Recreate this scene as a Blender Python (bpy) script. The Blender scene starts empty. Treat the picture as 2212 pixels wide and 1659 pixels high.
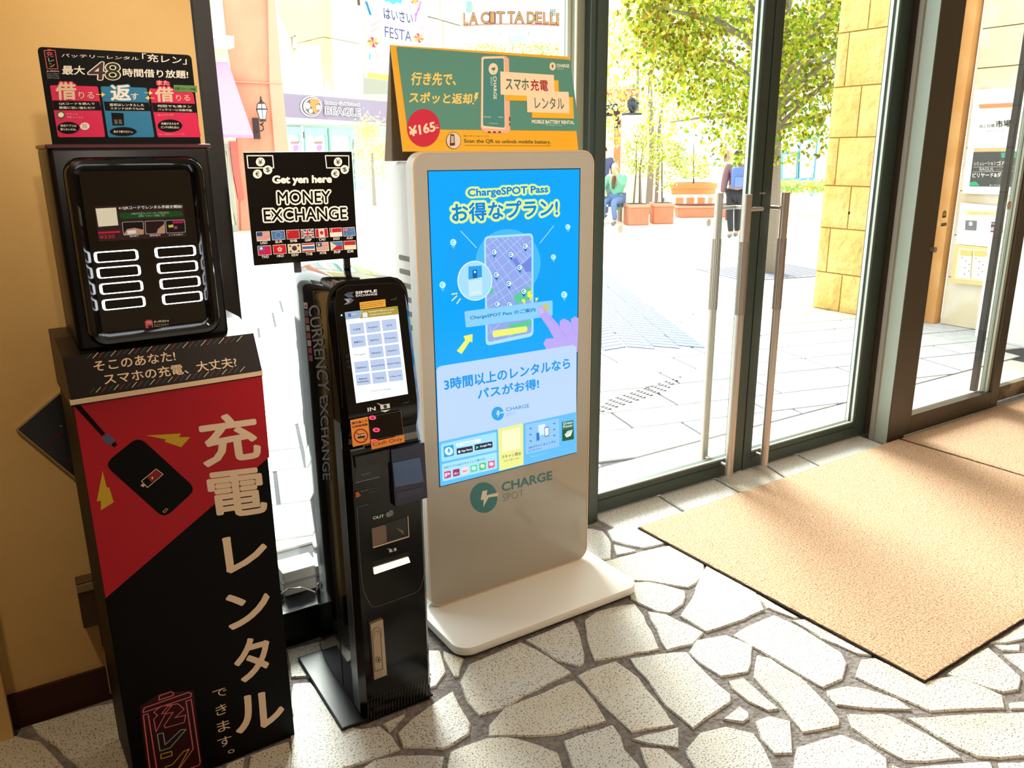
import bpy, bmesh, math, random
import numpy as np
from mathutils import Vector, Matrix
random.seed(7)
SC = bpy.context.scene
COL = SC.collection
W, H = 2212, 1659
# ------------------------------------------------------------------ camera
FPX, YAW, PITCH, ROLL = 1755.95, 32.323, 15.938, -.519
CAM = Vector((0, 0, 1.5))
def cam_axes():
    y, p, r = map(math.radians, (YAW, PITCH, ROLL))
    f = Vector((math.sin(y)*math.cos(p), math.cos(y)*math.cos(p), -math.sin(p)))
    rt = Vector((math.cos(y), -math.sin(y), 0)); up = rt.cross(f)
    return math.cos(r)*rt+math.sin(r)*up, -math.sin(r)*rt+math.cos(r)*up, f
CA, CB, CC = cam_axes()
cd = bpy.data.cameras.new('camera'); cam = bpy.data.objects.new('camera', cd); COL.objects.link(cam)
cd.sensor_width = 36; cd.lens = 36*FPX/W; cd.clip_start = .05; cd.clip_end = 300
m = Matrix((CA, CB, -CC)).transposed().to_4x4(); m.translation = CAM; cam.matrix_world = m
SC.camera = cam
SC.view_settings.view_transform = 'Standard'; SC.view_settings.look = 'None'
SC.view_settings.gamma = 1; SC.view_settings.use_curve_mapping = False
SC.view_settings.exposure = 0.0
# ------------------------------------------------------------------ sky, sun, room lights, added fill
w = bpy.data.worlds.new('sky'); SC.world = w; w.use_nodes = True
bg = w.node_tree.nodes['Background']; bg.inputs[0].default_value = (.93, .97, 1, 1); bg.inputs[1].default_value = 3.3
def lamp(name, kind, loc, energy, color, direction=None, **kw):
    d = bpy.data.lights.new(name, kind); d.energy = energy; d.color = color
    for k, v in kw.items(): setattr(d, k, v)
    o = bpy.data.objects.new(name, d); COL.objects.link(o); o.location = loc
    if direction is not None: o.rotation_euler = Vector(direction).to_track_quat('-Z', 'Y').to_euler()
    return o
lamp('hazy_sun', 'SUN', (6, 20, 14), 15.0, (1, .98, .95), (-.36, -1, -.66), angle=math.radians(28))
WARM = (1, .66, .34)
lamp('ceiling_panel_lamp', 'AREA', (2.8, -.6, 2.85), 58, (1, .82, .62), (0, 0, -1), shape='RECTANGLE', size=2.6, size_y=1.4)
lamp('sign_fill_lamp', 'SPOT', (.22, -2.2, 2.8), 600, (1, .90, .76), (.85, 4.2, -1.12), spot_size=math.radians(29), spot_blend=.8, shadow_soft_size=.12)  # added fill from behind the camera, brightens the sign and kiosk fronts
lamp('wall_spot_lamp', 'SPOT', (-.45, 1.55, 2.88), 105, (1, .76, .47), (.22, .85, -1), spot_size=math.radians(84), spot_blend=.9, shadow_soft_size=.05)
lamp('mat_spot_lamp', 'SPOT', (2.9, 1.0, 2.88), 60, (1, .80, .5), (0, 0, -1), spot_size=math.radians(85), spot_blend=.8, shadow_soft_size=.06)
lamp('corner_spot_lamp', 'SPOT', (1.3, 1.2, 2.88), 30, (1, .68, .38), (0, .1, -1), spot_size=math.radians(95), spot_blend=.9, shadow_soft_size=.06)

# ------------------------------------------------------------------ materials
def lin(c):
    if isinstance(c, str):
        c = [int(c[i:i+2], 16)/255 for i in (0, 2, 4)]
    return tuple((x/12.92 if x <= .04045 else ((x+.055)/1.055)**2.4) for x in c)+(1,)
MATS = {}
def mat(name, c, rough=.5, metal=0., emit=None, es=1., spec=.5, coat=0., noise=None, bump=None, trans=0.):
    """noise=(scale, colour2, lo, hi) mixes a second colour; bump=(scale, strength, distance)"""
    if name in MATS: return MATS[name]
    M = bpy.data.materials.new(name); M.use_nodes = True; nt = M.node_tree; P = nt.nodes['Principled BSDF']
    P.inputs['Base Color'].default_value = lin(c); P.inputs['Roughness'].default_value = rough
    P.inputs['Metallic'].default_value = metal; P.inputs['Specular IOR Level'].default_value = spec
    P.inputs['Coat Weight'].default_value = coat; P.inputs['Coat Roughness'].default_value = .03
    if emit is not None:
        P.inputs['Emission Color'].default_value = lin(emit); P.inputs['Emission Strength'].default_value = es
    if noise or bump: tc = nt.nodes.new('ShaderNodeTexCoord')
    if noise:
        n = nt.nodes.new('ShaderNodeTexNoise'); n.inputs['Scale'].default_value = noise[0]; n.inputs['Detail'].default_value = 6
        nt.links.new(tc.outputs['Object'], n.inputs['Vector'])
        r = nt.nodes.new('ShaderNodeValToRGB'); r.color_ramp.elements[0].position = noise[2]; r.color_ramp.elements[1].position = noise[3]
        r.color_ramp.elements[0].color = lin(c); r.color_ramp.elements[1].color = lin(noise[1])
        nt.links.new(n.outputs['Fac'], r.inputs[0]); nt.links.new(r.outputs[0], P.inputs['Base Color'])
    if bump:
        n = nt.nodes.new('ShaderNodeTexNoise'); n.inputs['Scale'].default_value = bump[0]; n.inputs['Detail'].default_value = 5
        nt.links.new(tc.outputs['Object'], n.inputs['Vector'])
        b = nt.nodes.new('ShaderNodeBump'); b.inputs['Strength'].default_value = bump[1]; b.inputs['Distance'].default_value = bump[2]
        nt.links.new(n.outputs['Fac'], b.inputs['Height']); nt.links.new(b.outputs[0], P.inputs['Normal'])
    MATS[name] = M; return M
def ink(c):            # printed colour
    return mat('ink_'+c, c, .45, spec=.3)
def lit(c, s=1.):      # glowing screen colour
    return mat('screen_%s_%g' % (c, s), '020202', .12, emit=c, es=s, spec=.25)
def glass_mat(name, tint='f6fbf8'):
    """thin clear pane: Schlick reflection over plain transparency"""
    M = bpy.data.materials.new(name); M.use_nodes = True; nt = M.node_tree; nt.nodes.clear()
    out = nt.nodes.new('ShaderNodeOutputMaterial'); mx = nt.nodes.new('ShaderNodeMixShader')
    t = nt.nodes.new('ShaderNodeBsdfTransparent'); g = nt.nodes.new('ShaderNodeBsdfGlossy'); f = nt.nodes.new('ShaderNodeLayerWeight')
    f.inputs[0].default_value = .5; t.inputs[0].default_value = lin(tint); g.inputs['Roughness'].default_value = 0
    p = nt.nodes.new('ShaderNodeMath'); p.operation = 'POWER'; p.inputs[1].default_value = 5; nt.links.new(f.outputs['Facing'], p.inputs[0])
    k = nt.nodes.new('ShaderNodeMath'); k.operation = 'MULTIPLY_ADD'; k.inputs[1].default_value = .93; k.inputs[2].default_value = .035; nt.links.new(p.outputs[0], k.inputs[0])
    nt.links.new(k.outputs[0], mx.inputs[0]); nt.links.new(t.outputs[0], mx.inputs[1]); nt.links.new(g.outputs[0], mx.inputs[2])
    nt.links.new(mx.outputs[0], out.inputs[0]); return M
GLASS = glass_mat('window_glass')

# ------------------------------------------------------------------ geometry helpers
class MB:
    def __init__(s): s.v = []; s.f = []; s.mi = []; s.mats = []
    def _m(s, m):
        if m is None: return 0
        if m not in s.mats: s.mats.append(m)
        return s.mats.index(m)
    def add(s, vs, fs, m=None):
        o = len(s.v); s.v += [tuple(p) for p in vs]; i = s._m(m)
        for f in fs: s.f.append(tuple(o+k for k in f)); s.mi.append(i)
        return s
    def box(s, x0, x1, y0, y1, z0, z1, m=None):
        vs = [(x, y, z) for z in (z0, z1) for y in (y0, y1) for x in (x0, x1)]
        return s.add(vs, [(0, 2, 3, 1), (4, 5, 7, 6), (0, 1, 5, 4), (2, 6, 7, 3), (0, 4, 6, 2), (1, 3, 7, 5)], m)
    def prism(s, pts, vec, m=None):
        n = len(pts); vec = Vector(vec); a = [Vector(p) for p in pts]; b = [p+vec for p in a]
        fs = [tuple(range(n)), tuple(range(2*n-1, n-1, -1))]+[(i, i+n, (i+1) % n+n, (i+1) % n) for i in range(n)]
        return s.add(a+b, fs, m)
    def tube(s, path, r, n=10, m=None, cap=True):
        path = [Vector(p) for p in path]; rs = r if isinstance(r, (list, tuple)) else [r]*len(path)
        vs = []; fs = []; ref = None
        for i, p in enumerate(path):
            d = (path[min(i+1, len(path)-1)]-path[max(i-1, 0)]).normalized()
            if ref is None: ref = Vector((0, 0, 1)) if abs(d.z) < .9 else Vector((1, 0, 0))
            a = d.cross(ref).normalized(); b = d.cross(a)
            for k in range(n):
                t = 2*math.pi*k/n; vs.append(p+rs[i]*(math.cos(t)*a+math.sin(t)*b))
        for i in range(len(path)-1):
            for k in range(n): fs.append((i*n+k, i*n+(k+1) % n, (i+1)*n+(k+1) % n, (i+1)*n+k))
        if cap: fs += [tuple(range(n))[::-1], tuple((len(path)-1)*n+k for k in range(n))]
        return s.add(vs, fs, m)
    def lathe(s, prof, c=(0, 0, 0), n=24, m=None):
        vs = []; fs = []
        for r, z in prof:
            for k in range(n):
                t = 2*math.pi*k/n; vs.append((c[0]+r*math.cos(t), c[1]+r*math.sin(t), c[2]+z))
        for i in range(len(prof)-1):
            for k in range(n): fs.append((i*n+k, i*n+(k+1) % n, (i+1)*n+(k+1) % n, (i+1)*n+k))
        fs += [tuple(range(n))[::-1], tuple((len(prof)-1)*n+k for k in range(n))]
        return s.add(vs, fs, m)
    def build(s, name, m=None, parent=None, bevel=0, seg=2, smooth=False, normals=True):
        me = bpy.data.meshes.new(name); me.from_pydata(s.v, [], s.f)
        ms = ([m] if m is not None else []) + [x for x in s.mats if x is not m]
        for x in ms: me.materials.append(x)
        if m is not None and s.mats and m not in s.mats:
            me.polygons.foreach_set('material_index', [i+1 for i in s.mi])
        elif s.mats and len(ms) > 1:
            me.polygons.foreach_set('material_index', [ms.index(s.mats[i]) for i in s.mi])
        if bevel or normals:
            bm = bmesh.new(); bm.from_mesh(me)
            if normals: bmesh.ops.recalc_face_normals(bm, faces=bm.faces)
            if bevel: bmesh.ops.bevel(bm, geom=[e for e in bm.edges if e.calc_face_angle(0) > .5], offset=bevel, segments=seg, affect='EDGES', profile=.5)
            bm.to_mesh(me); bm.free()
        me.update()
        if smooth:
            me.polygons.foreach_set('use_smooth', [True]*len(me.polygons)); me.set_sharp_from_angle(angle=math.radians(40))
        o = bpy.data.objects.new(name, me); COL.objects.link(o)
        if parent is not None: o.parent = parent
        return o
def box(name, x0, x1, y0, y1, z0, z1, m, parent=None, bevel=0, seg=2, smooth=False):
    return MB().box(x0, x1, y0, y1, z0, z1).build(name, m, parent, bevel, seg, smooth)
def empty(name, loc=(0, 0, 0), rz=0):
    o = bpy.data.objects.new(name, None); COL.objects.link(o); o.location = loc; o.rotation_euler = (0, 0, rz); o.empty_display_size = .1
    return o
def tag(o, label=None, cat=None, group=None, kind=None):
    for k, v in (('label', label), ('category', cat), ('group', group), ('kind', kind)):
        if v: o[k] = v
    return o
def struct(o): o['kind'] = 'structure'; return o
def ray(px, py): return CC+CA*((px-W/2)/FPX)-CB*((py-H/2)/FPX)
def on_plane(px, py, p0, n):
    d = ray(px, py); n = Vector(n); return CAM+d*((Vector(p0)-CAM).dot(n)/d.dot(n))
def gnd(px, py, z=0.): return on_plane(px, py, (0, 0, z), (0, 0, 1))
def yp(px, py, y): return on_plane(px, py, (0, y, 0), (0, 1, 0))
def dp(px, py, d): return CAM+ray(px, py)*d       # point at forward distance d
def copy_tree(o, parent=None):
    c = o.copy(); COL.objects.link(c); c.parent = parent
    for ch in list(o.children): copy_tree(ch, c)
    return c

# ------------------------------------------------------------------ flat print on real panels
TXT = {}
def glyphs(s, off=0.):
    if (s, off) not in TXT:
        c = bpy.data.curves.new('t', 'FONT'); c.body = s; c.offset = off; c.resolution_u = 3
        o = bpy.data.objects.new('t', c); COL.objects.link(o); bpy.context.view_layer.update()
        me = bpy.data.meshes.new_from_object(o.evaluated_get(bpy.context.evaluated_depsgraph_get()))
        v = np.array([x.co[:2] for x in me.vertices]) if len(me.vertices) else np.zeros((0, 2)); f = [tuple(p.vertices) for p in me.polygons]
        bpy.data.objects.remove(o); bpy.data.curves.remove(c); bpy.data.meshes.remove(me)
        TXT[(s, off)] = (v, f)
    return TXT[(s, off)]
AUTO = {'lettering', 'large_lettering', 'small_lettering', 'display_text', 'screen_text', 'language_button', 'pink_step_panel', 'step_caption_band', 'app_panel', 'step_arrow', 'printed_lightning', 'display_panel', 'orange_sticker', 'slot_light', 'arch_letter', 'slot_label', 'side_lettering', 'sensor_ring', 'red_stroke', 'panel_line', 'yellow_panel', 'printed_label'}
class Print:
    """A flat printed face of an object: origin o, unit axes u (reading direction) and v (up), in the parent's own coordinates."""
    def __init__(s, parent, o, u, v, base=.0006, step=.00025):
        s.p = parent; s.o = Vector(o); s.u = Vector(u).normalized(); s.v = Vector(v).normalized(); s.n = s.u.cross(s.v); s.b = base; s.st = step
        bpy.context.view_layer.update()
        s.M = parent.matrix_world.copy() if parent is not None else Matrix()
        s.wo = s.M @ s.o; s.wn = s.M.to_3x3() @ s.n; s.c = (0, 0, 1); s.parts = {}; s.seq = 0; s.hold = False
    def crop(s, x0, y0, sc): s.c = (x0, y0, sc); return s
    def q(s, x, y):
        """photograph position -> coordinates on this face"""
        px, py = s.c[0]+x/s.c[2], s.c[1]+y/s.c[2]
        P = s.M.inverted() @ on_plane(px, py, s.wo, s.wn)-s.o
        return Vector((P.dot(s.u), P.dot(s.v)))
    def put(s, name, m, uv, faces, k):
        if name in AUTO or s.hold: name = '%s#%d' % (name, s.seq)
        mb = s.parts.setdefault(name, MB()); L = s.b+k*s.st
        mb.add([s.o+s.u*a+s.v*b+s.n*L for a, b in uv], faces, m)
    def poly(s, pts, m, k=1, name='printed_artwork'):
        s.seq += not s.hold
        s.put(name, m, [s.q(*p) for p in pts], [tuple(range(len(pts)))[::-1]], k)
    def uvpoly(s, pts, m, k=1, name='printed_artwork'):
        s.seq += not s.hold
        s.put(name, m, pts, [tuple(range(len(pts)))], k)
    def rpoly(s, pts, r, m, k=1, name='printed_artwork'):
        s.seq += not s.hold
        P = [s.q(*p) for p in pts]; out = []; n = len(P)
        for i in range(n):
            a, b, c = P[i-1], P[i], P[(i+1) % n]
            d1 = (a-b); d2 = (c-b); rr = min(r, d1.length*.49, d2.length*.49); p1 = b+d1.normalized()*rr; p2 = b+d2.normalized()*rr
            for t in (0, .2, .4, .6, .8, 1): out.append(p1*(1-t)**2+b*2*t*(1-t)+p2*t*t)
        s.put(name, m, out, [tuple(range(len(out)))[::-1]], k)
    def ell(s, cx, cy, rx, ry, m, k=1, name='printed_artwork', inner=0, n=28, a0=0, a1=2*math.pi):
        s.seq += not s.hold
        c = s.q(cx, cy); e1 = s.q(cx+rx, cy)-c; e2 = s.q(cx, cy-ry)-c
        full = abs(a1-a0) > 6.28; N = n if full else n+1
        pts = [c+e1*math.cos(a0+(a1-a0)*i/n)+e2*math.sin(a0+(a1-a0)*i/n) for i in range(N)]
        if inner:
            pi = [c+(p-c)*inner for p in pts]
            s.put(name, m, pts+pi, [(i, (i+1) % N, (i+1) % N+N, i+N) for i in range(n)], k)
        else: s.put(name, m, pts, [tuple(range(N))], k)
    def line(s, pts, wd, m, k=1, name='printed_artwork', close=False):
        s.seq += not s.hold
        P = [s.q(*p) for p in pts]
        if close: P.append(P[0])
        for a, b in zip(P, P[1:]):
            d = (b-a).normalized() if (b-a).length else Vector((1, 0)); nn = Vector((-d.y, d.x))*wd/2; e = d*wd*.45
            s.put(name, m, [a-e+nn, a-e-nn, b+e-nn, b+e+nn], [(0, 1, 2, 3)], k)
    def text(s, t, bl, br, tl, m, k=2, off=0., name='lettering', edge=None):
        s.seq += not s.hold
        """t fitted to the parallelogram bl, br, tl; edge=(material, offset) lays a wider outline below"""
        O, X, Y = s.q(*bl), s.q(*br), s.q(*tl)
        v0, f0 = glyphs(t, 0.)
        if not len(v0): return
        lo, hi = v0.min(0), v0.max(0); sz = np.maximum(hi-lo, 1e-6)
        hgt = float(sz[1]) if t not in ('ー', '~') else 1.
        def lay(m, off, k):
            if off <= 0:
                v, f = glyphs(t, off); r = (v-lo)/sz
                s.put(name, m, [O+(X-O)*float(a)+(Y-O)*float(b) for a, b in r], f, k); return
            nn_ = 8 if off < .05 else 14
            for i in range(nn_):
                d = np.array((math.cos(2*math.pi*i/nn_), math.sin(2*math.pi*i/nn_)))*off; r = (v0+d-lo)/sz
                s.put(name, m, [O+(X-O)*float(a)+(Y-O)*float(b) for a, b in r], f0, k+i*.08)
        if edge:
            for i, (em, eo) in enumerate(edge if isinstance(edge, list) else [edge]): lay(em, eo, k-1+i*.4)
            k = k+.6
        lay(m, off, k)
    def begin(s): s.seq += 1; s.hold = True
    def end(s): s.hold = False
    def flush(s):
        for nm, mb in s.parts.items(): 
            o_ = mb.build(nm.split('#')[0], None, s.p, normals=False)
            if nm in ('stripe_border', 'printed_spray', 'vent_grille', 'screen_map', 'printed_artwork'): o_['kind'] = 'stuff'
        s.parts = {}

# ------------------------------------------------------------------ room shell
M_plaster = mat('cream_plaster', 'dcb87c', .8, bump=(220, .25, .002), noise=(2.5, 'd2aa6c', .4, .7))
M_ceil = mat('ceiling_paint', 'cfc2ad', .9)
M_dark = mat('green_black_metal', '3a453f', .42, metal=.2, bump=(300, .05, .0005))
M_brown = mat('dark_bronze_metal', '4c4236', .42, metal=.25)
M_greenside = mat('grey_green_metal', 'a4ada0', .4, metal=.1)
M_alu = mat('pale_aluminium', 'c9cdc0', .35, metal=.3)
M_base = mat('dark_red_baseboard', '3a1c18', .5, spec=.2)
M_grout = mat('grey_mortar', '6d6664', .95, bump=(90, .9, .01), noise=(60, '837c79', .4, .62), spec=.1)
struct(box('ceiling', -3, 7.4, -3.5, 2.42, 2.9, 3.05, M_ceil))
wl = struct(box('wall_left', -3, .52, 2.33, 2.56, -.05, 3.0, M_plaster))
struct(box('trim_1', -3, -.153, 2.275, 2.329, -.05, 3.0, M_plaster))
struct(box('baseboard_left', -.153, .52, 2.318, 2.332, -.02, .098, M_base))
struct(box('wall_back', -3, 7.4, -3.6, -3.5, -.05, 3.0, mat('back_wall', 'b99c73', .8)))
struct(box('wall_west', -3.1, -3, -3.6, 2.4, -.05, 3.0, mat('side_wall', 'b99c73', .8)))
struct(box('wall_right', 7.3, 7.4, -3.6, 2.4, -.05, 3.0, mat('side_wall', 'b99c73', .8)))
struct(box('wall_front', 6.05, 7.4, 2.33, 2.5, -.05, 3.0, M_plaster))
struct(box('trim_2', .535, .578, 2.37, 2.57, -.02, 3.0, mat('black_frame_metal', '1d1714', .4, metal=.3)))
struct(box('trim_3', .578, 1.62, 2.29, 2.50, -.02, .112, mat('black_sill_metal', '0a0a0c', .35, metal=.2), bevel=.003))
# mullion between window and swing doors: olive bead, dark post
tr = struct(box('trim_4', 1.905, 1.985, 2.47, 2.60, -.02, 3.0, M_dark, bevel=.003))
MB().box(1.862, 1.905, 2.505, 2.58, -.02, 3.0).build('glazing_bead', mat('olive_bead', '8f8d78', .4, metal=.3), tr)
MB().box(1.848, 1.862, 2.53, 2.58, -.02, 3.0).box(1.8616, 1.8656, 2.495, 2.506, -.02, 3.0).build('glazing_bead', M_alu, tr)
MB().box(1.93, 1.962, 2.462, 2.471, -.02, 3.0).build('mullion_rib', M_dark, tr)
wn = struct(empty('window_1', (1.2, 2.545, 0)))
MB().box(-.622, .648, -.004, .004, .10, 3.0).build('glass_pane', GLASS, wn)
box('header_rail', -.622, .648, -.03, .03, 2.93, 3.0, M_dark, wn)
box('bottom_rail', -.622, .648, -.03, .03, -.02, .102, M_dark, wn)
struct(box('trim_5', 1.985, 3.84, 2.47, 2.6, 2.93, 3.05, M_dark))
# swing door leaves
M_steel = mat('brushed_steel', 'b8aaa0', .32, metal=.6, bump=(400, .03, .0005))
def leaf(name, x0, x1, s0, s1):
    """x0..x1 the leaf, s0/s1 widths of its left and right stile"""
    d = struct(empty(name, (x0, 2.53, 0)))
    L = x1-x0; y0, y1 = -.03, .03
    box('stile', .002, s0, y0, y1, .012, 2.92, M_dark, d, .002); box('stile', L-s1, L-.002, y0, y1, .012, 2.92, M_dark, d, .002)
    br = box('bottom_rail', s0, L-s1, y0, y1, .012, .092, M_dark, d, .002); box('top_rail', s0, L-s1, y0, y1, 2.82, 2.92, M_dark, d)
    MB().box(s0, L-s1, y0-.002, y0+.001, .068, .0705).build('rail_groove', mat('groove_black', '0c0f0d', .6), br)
    MB().box(s0, L-s1, -.004, .004, .092, 2.82).build('glass_pane', GLASS, d)
    mb = MB()
    for a in (s0, L-s1-.005): mb.box(a, a+.005, -.022, -.010, .092, 2.82).box(a, a+.005, .006, .022, .092, 2.82)
    mb.box(s0, L-s1, -.022, -.010, .092, .098)
    mb.build('glazing_bead', M_alu, d); return d
d1 = leaf('door_1', 1.988, 2.889, .022, .060)
d2 = leaf('door_2', 2.892, 3.838, .058, .095)
def handle(d, x, y, z0, z1, bx, out=False):
    x -= d.location.x; y -= d.location.y; bx -= d.location.x; s = 1 if y > 0 else -1
    h = MB().tube([(x, y, z0), (x, y, z1)], .0185, 20).build('handle', M_steel, d, smooth=True)
    g = MB()
    for k in range(16):
        t = 2*math.pi*k/16; g.tube([(x+.0185*math.cos(t), y+.0185*math.sin(t), z1-.52), (x+.0185*math.cos(t), y+.0185*math.sin(t), z1-.20)], .0022, 5)
    g.build('grip_rib', mat('ribbed_steel', 'a09288', .32, metal=.5), h, smooth=True)
    MB().tube([(bx, s*.03, z1-.065), (bx, y, z1-.065), (x, y, z1-.065)] if abs(bx-x) > .02 else [(x, s*.03, z1-.065), (x, y, z1-.065)], .0085, 8).build('handle_bracket', M_steel, h)
    MB().tube([(x, s*.03, z0+.045), (x, y, z0+.045)], .0085, 10).build('handle_bracket', M_steel, h, smooth=True)
handle(d1, 2.745, 2.45, .035, 1.318, 2.84); handle(d1, 2.745, 2.612, .035, 1.318, 2.85)
handle(d2, 2.985, 2.45, .035, 1.318, 2.95)
# stone post between the swing doors and the sliding door
po = struct(box('trim_6', 3.842, 3.99, 2.362, 2.60, -.02, 3.0, M_brown, bevel=.002))
MB().box(3.8395, 3.8425, 2.366, 2.47, -.02, 3.0).build('side_plate', M_greenside, po)
MB().box(3.828, 3.8425, 2.44, 2.462, -.02, 3.0).build('light_seal', mat('seal_grey', '9a938b', .6), po)
# sliding door
d3 = struct(empty('door_3', (3.99, 2.40, 0)))
box('stile', 0, .062, -.03, .03, .012, 2.92, M_brown, d3, .002); box('stile', .862, .945, -.03, .03, .012, 2.92, M_brown, d3, .002)
box('bottom_rail', .062, .862, -.03, .03, .012, .112, M_brown, d3, .002)
MB().box(.062, .862, -.004, .004, .112, 2.92).build('glass_pane', GLASS, d3)
MB().box(.838, .862, -.012, .0, .112, 2.92).box(.82, .836, .006, .02, .112, 2.92).build('glazing_bead', M_alu, d3)
MB().box(.785, .82, .03, .06, .112, 2.92).build('outer_stile', mat('outer_stile_black', '1c1413', .5), d3)  # added dark strip behind the glass, taken for an outer stile
k_ = MB().tube([(.035, -.03, 1.005), (.035, -.052, 1.005)], .011, 16).tube([(.035, -.05, 1.005), (.035, -.056, 1.005)], .014, 16).build('lock_knob', M_steel, d3, smooth=True)
d4 = struct(empty('window_2', (4.936, 2.44, 0)))
box('stile', 0, .06, -.02, .02, .01, 2.92, M_brown, d4); box('bottom_rail', .06, 1.12, -.02, .02, .01, .10, mat('worn_bronze', '564c3c', .35, metal=.6, noise=(6, '9a8c74', .5, .6)), d4)
MB().box(.06, 1.12, -.004, .004, .10, 2.92).build('glass_pane', GLASS, d4)
struct(MB().box(3.99, 6.05, 2.362, 2.372, -.01, .008).box(3.99, 6.05, 2.385, 2.392, -.01, .008).build('trim_7', M_alu))
struct(box('trim_8', 3.99, 6.05, 2.34, 2.5, 2.92, 3.05, M_brown))

# ------------------------------------------------------------------ floor: mortar bed and flagstones
fl = struct(box('floor', -3.1, 7.4, -3.6, 2.62, -.12, -.007, M_grout))
def stone_mat(name, c1, c2, c3, speck):
    M = bpy.data.materials.new(name); M.use_nodes = True; nt = M.node_tree; P = nt.nodes['Principled BSDF']
    P.inputs['Roughness'].default_value = .42; P.inputs['Specular IOR Level'].default_value = .35
    tc = nt.nodes.new('ShaderNodeTexCoord'); oi = nt.nodes.new('ShaderNodeObjectInfo')
    n1 = nt.nodes.new('ShaderNodeTexNoise'); n1.inputs['Scale'].default_value = 5; n1.inputs['Detail'].default_value = 4
    n2 = nt.nodes.new('ShaderNodeTexNoise'); n2.inputs['Scale'].default_value = 190; n2.inputs['Detail'].default_value = 4
    for n in (n1, n2): nt.links.new(tc.outputs['Object'], n.inputs['Vector'])
    add = nt.nodes.new('ShaderNodeMath'); add.operation = 'ADD'; nt.links.new(n1.outputs['Fac'], add.inputs[0])
    mul = nt.nodes.new('ShaderNodeMath'); mul.operation = 'MULTIPLY'; mul.inputs[1].default_value = .5
    nt.links.new(oi.outputs['Random'], mul.inputs[0]); nt.links.new(mul.outputs[0], add.inputs[1])
    r = nt.nodes.new('ShaderNodeValToRGB'); e = r.color_ramp.elements; e[0].position = .40; e[0].color = lin(c1); e[1].position = 1.1; e[1].color = lin(c3)
    x = e.new(.7); x.color = lin(c2); nt.links.new(add.outputs[0], r.inputs[0])
    r2 = nt.nodes.new('ShaderNodeValToRGB'); r2.color_ramp.elements[0].position = .36; r2.color_ramp.elements[0].color = (speck, speck, speck, 1)
    r2.color_ramp.elements[1].position = .46; r2.color_ramp.elements[1].color = (1, 1, 1, 1); nt.links.new(n2.outputs['Fac'], r2.inputs[0])
    mx = nt.nodes.new('ShaderNodeMix'); mx.data_type = 'RGBA'; mx.blend_type = 'MULTIPLY'; mx.inputs[0].default_value = 1
    nt.links.new(r.outputs[0], mx.inputs[6]); nt.links.new(r2.outputs[0], mx.inputs[7]); nt.links.new(mx.outputs[2], P.inputs['Base Color'])
    b = nt.nodes.new('ShaderNodeBump'); b.inputs['Strength'].default_value = .7; b.inputs['Distance'].default_value = .003
    nt.links.new(n2.outputs['Fac'], b.inputs['Height']); nt.links.new(b.outputs[0], P.inputs['Normal']); return M
M_stone = stone_mat('flagstone', 'c2b8a4', 'c9c3b8', 'c6c5c2', .22)
def flagstone(pts, m=M_stone, jit=.004, inset=.0035, parent=fl, name='stone', z0=-.012, z1=0., sub=.045):
    c = sum((Vector(p) for p in pts), Vector((0, 0)))/len(pts); P = []
    n = len(pts)
    for i in range(n):
        a, b = Vector(pts[i]), Vector(pts[(i+1) % n]); k = max(1, min(5, int((b-a).length/sub)))
        for j in range(k):
            t = j/k; p = a.lerp(b, t)
            if j == 0:
                pa = Vector(pts[i-1]); p = a+((pa-a).normalized()+(b-a).normalized())*.003
            P.append(p+Vector((random.uniform(-jit, jit), random.uniform(-jit, jit)))-c)
    n = len(P); dz = random.uniform(-.0012, .0012)
    top = [(p.x, p.y, z1+dz) for p in [q*(1-inset/max(q.length, .02)) for q in P]]; mid = [(p.x, p.y, z1+dz-.004) for p in P]; bot = [(p.x, p.y, z0) for p in P]
    fs = [tuple(range(n))]+[(i, i+n, (i+1) % n+n, (i+1) % n) for i in range(n)]+[(i+n, i+2*n, (i+1) % n+2*n, (i+1) % n+n) for i in range(n)]
    o = MB().add(top+mid+bot, fs).build(name, m, parent); o.location = (c.x, c.y, 0); return o
cropA, cropB, cropC, cropD = (1260, 1080, 2.3235), (760, 1300, 2.989), (500, 1380, 3.687), (0, 1380, 5.947)
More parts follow.
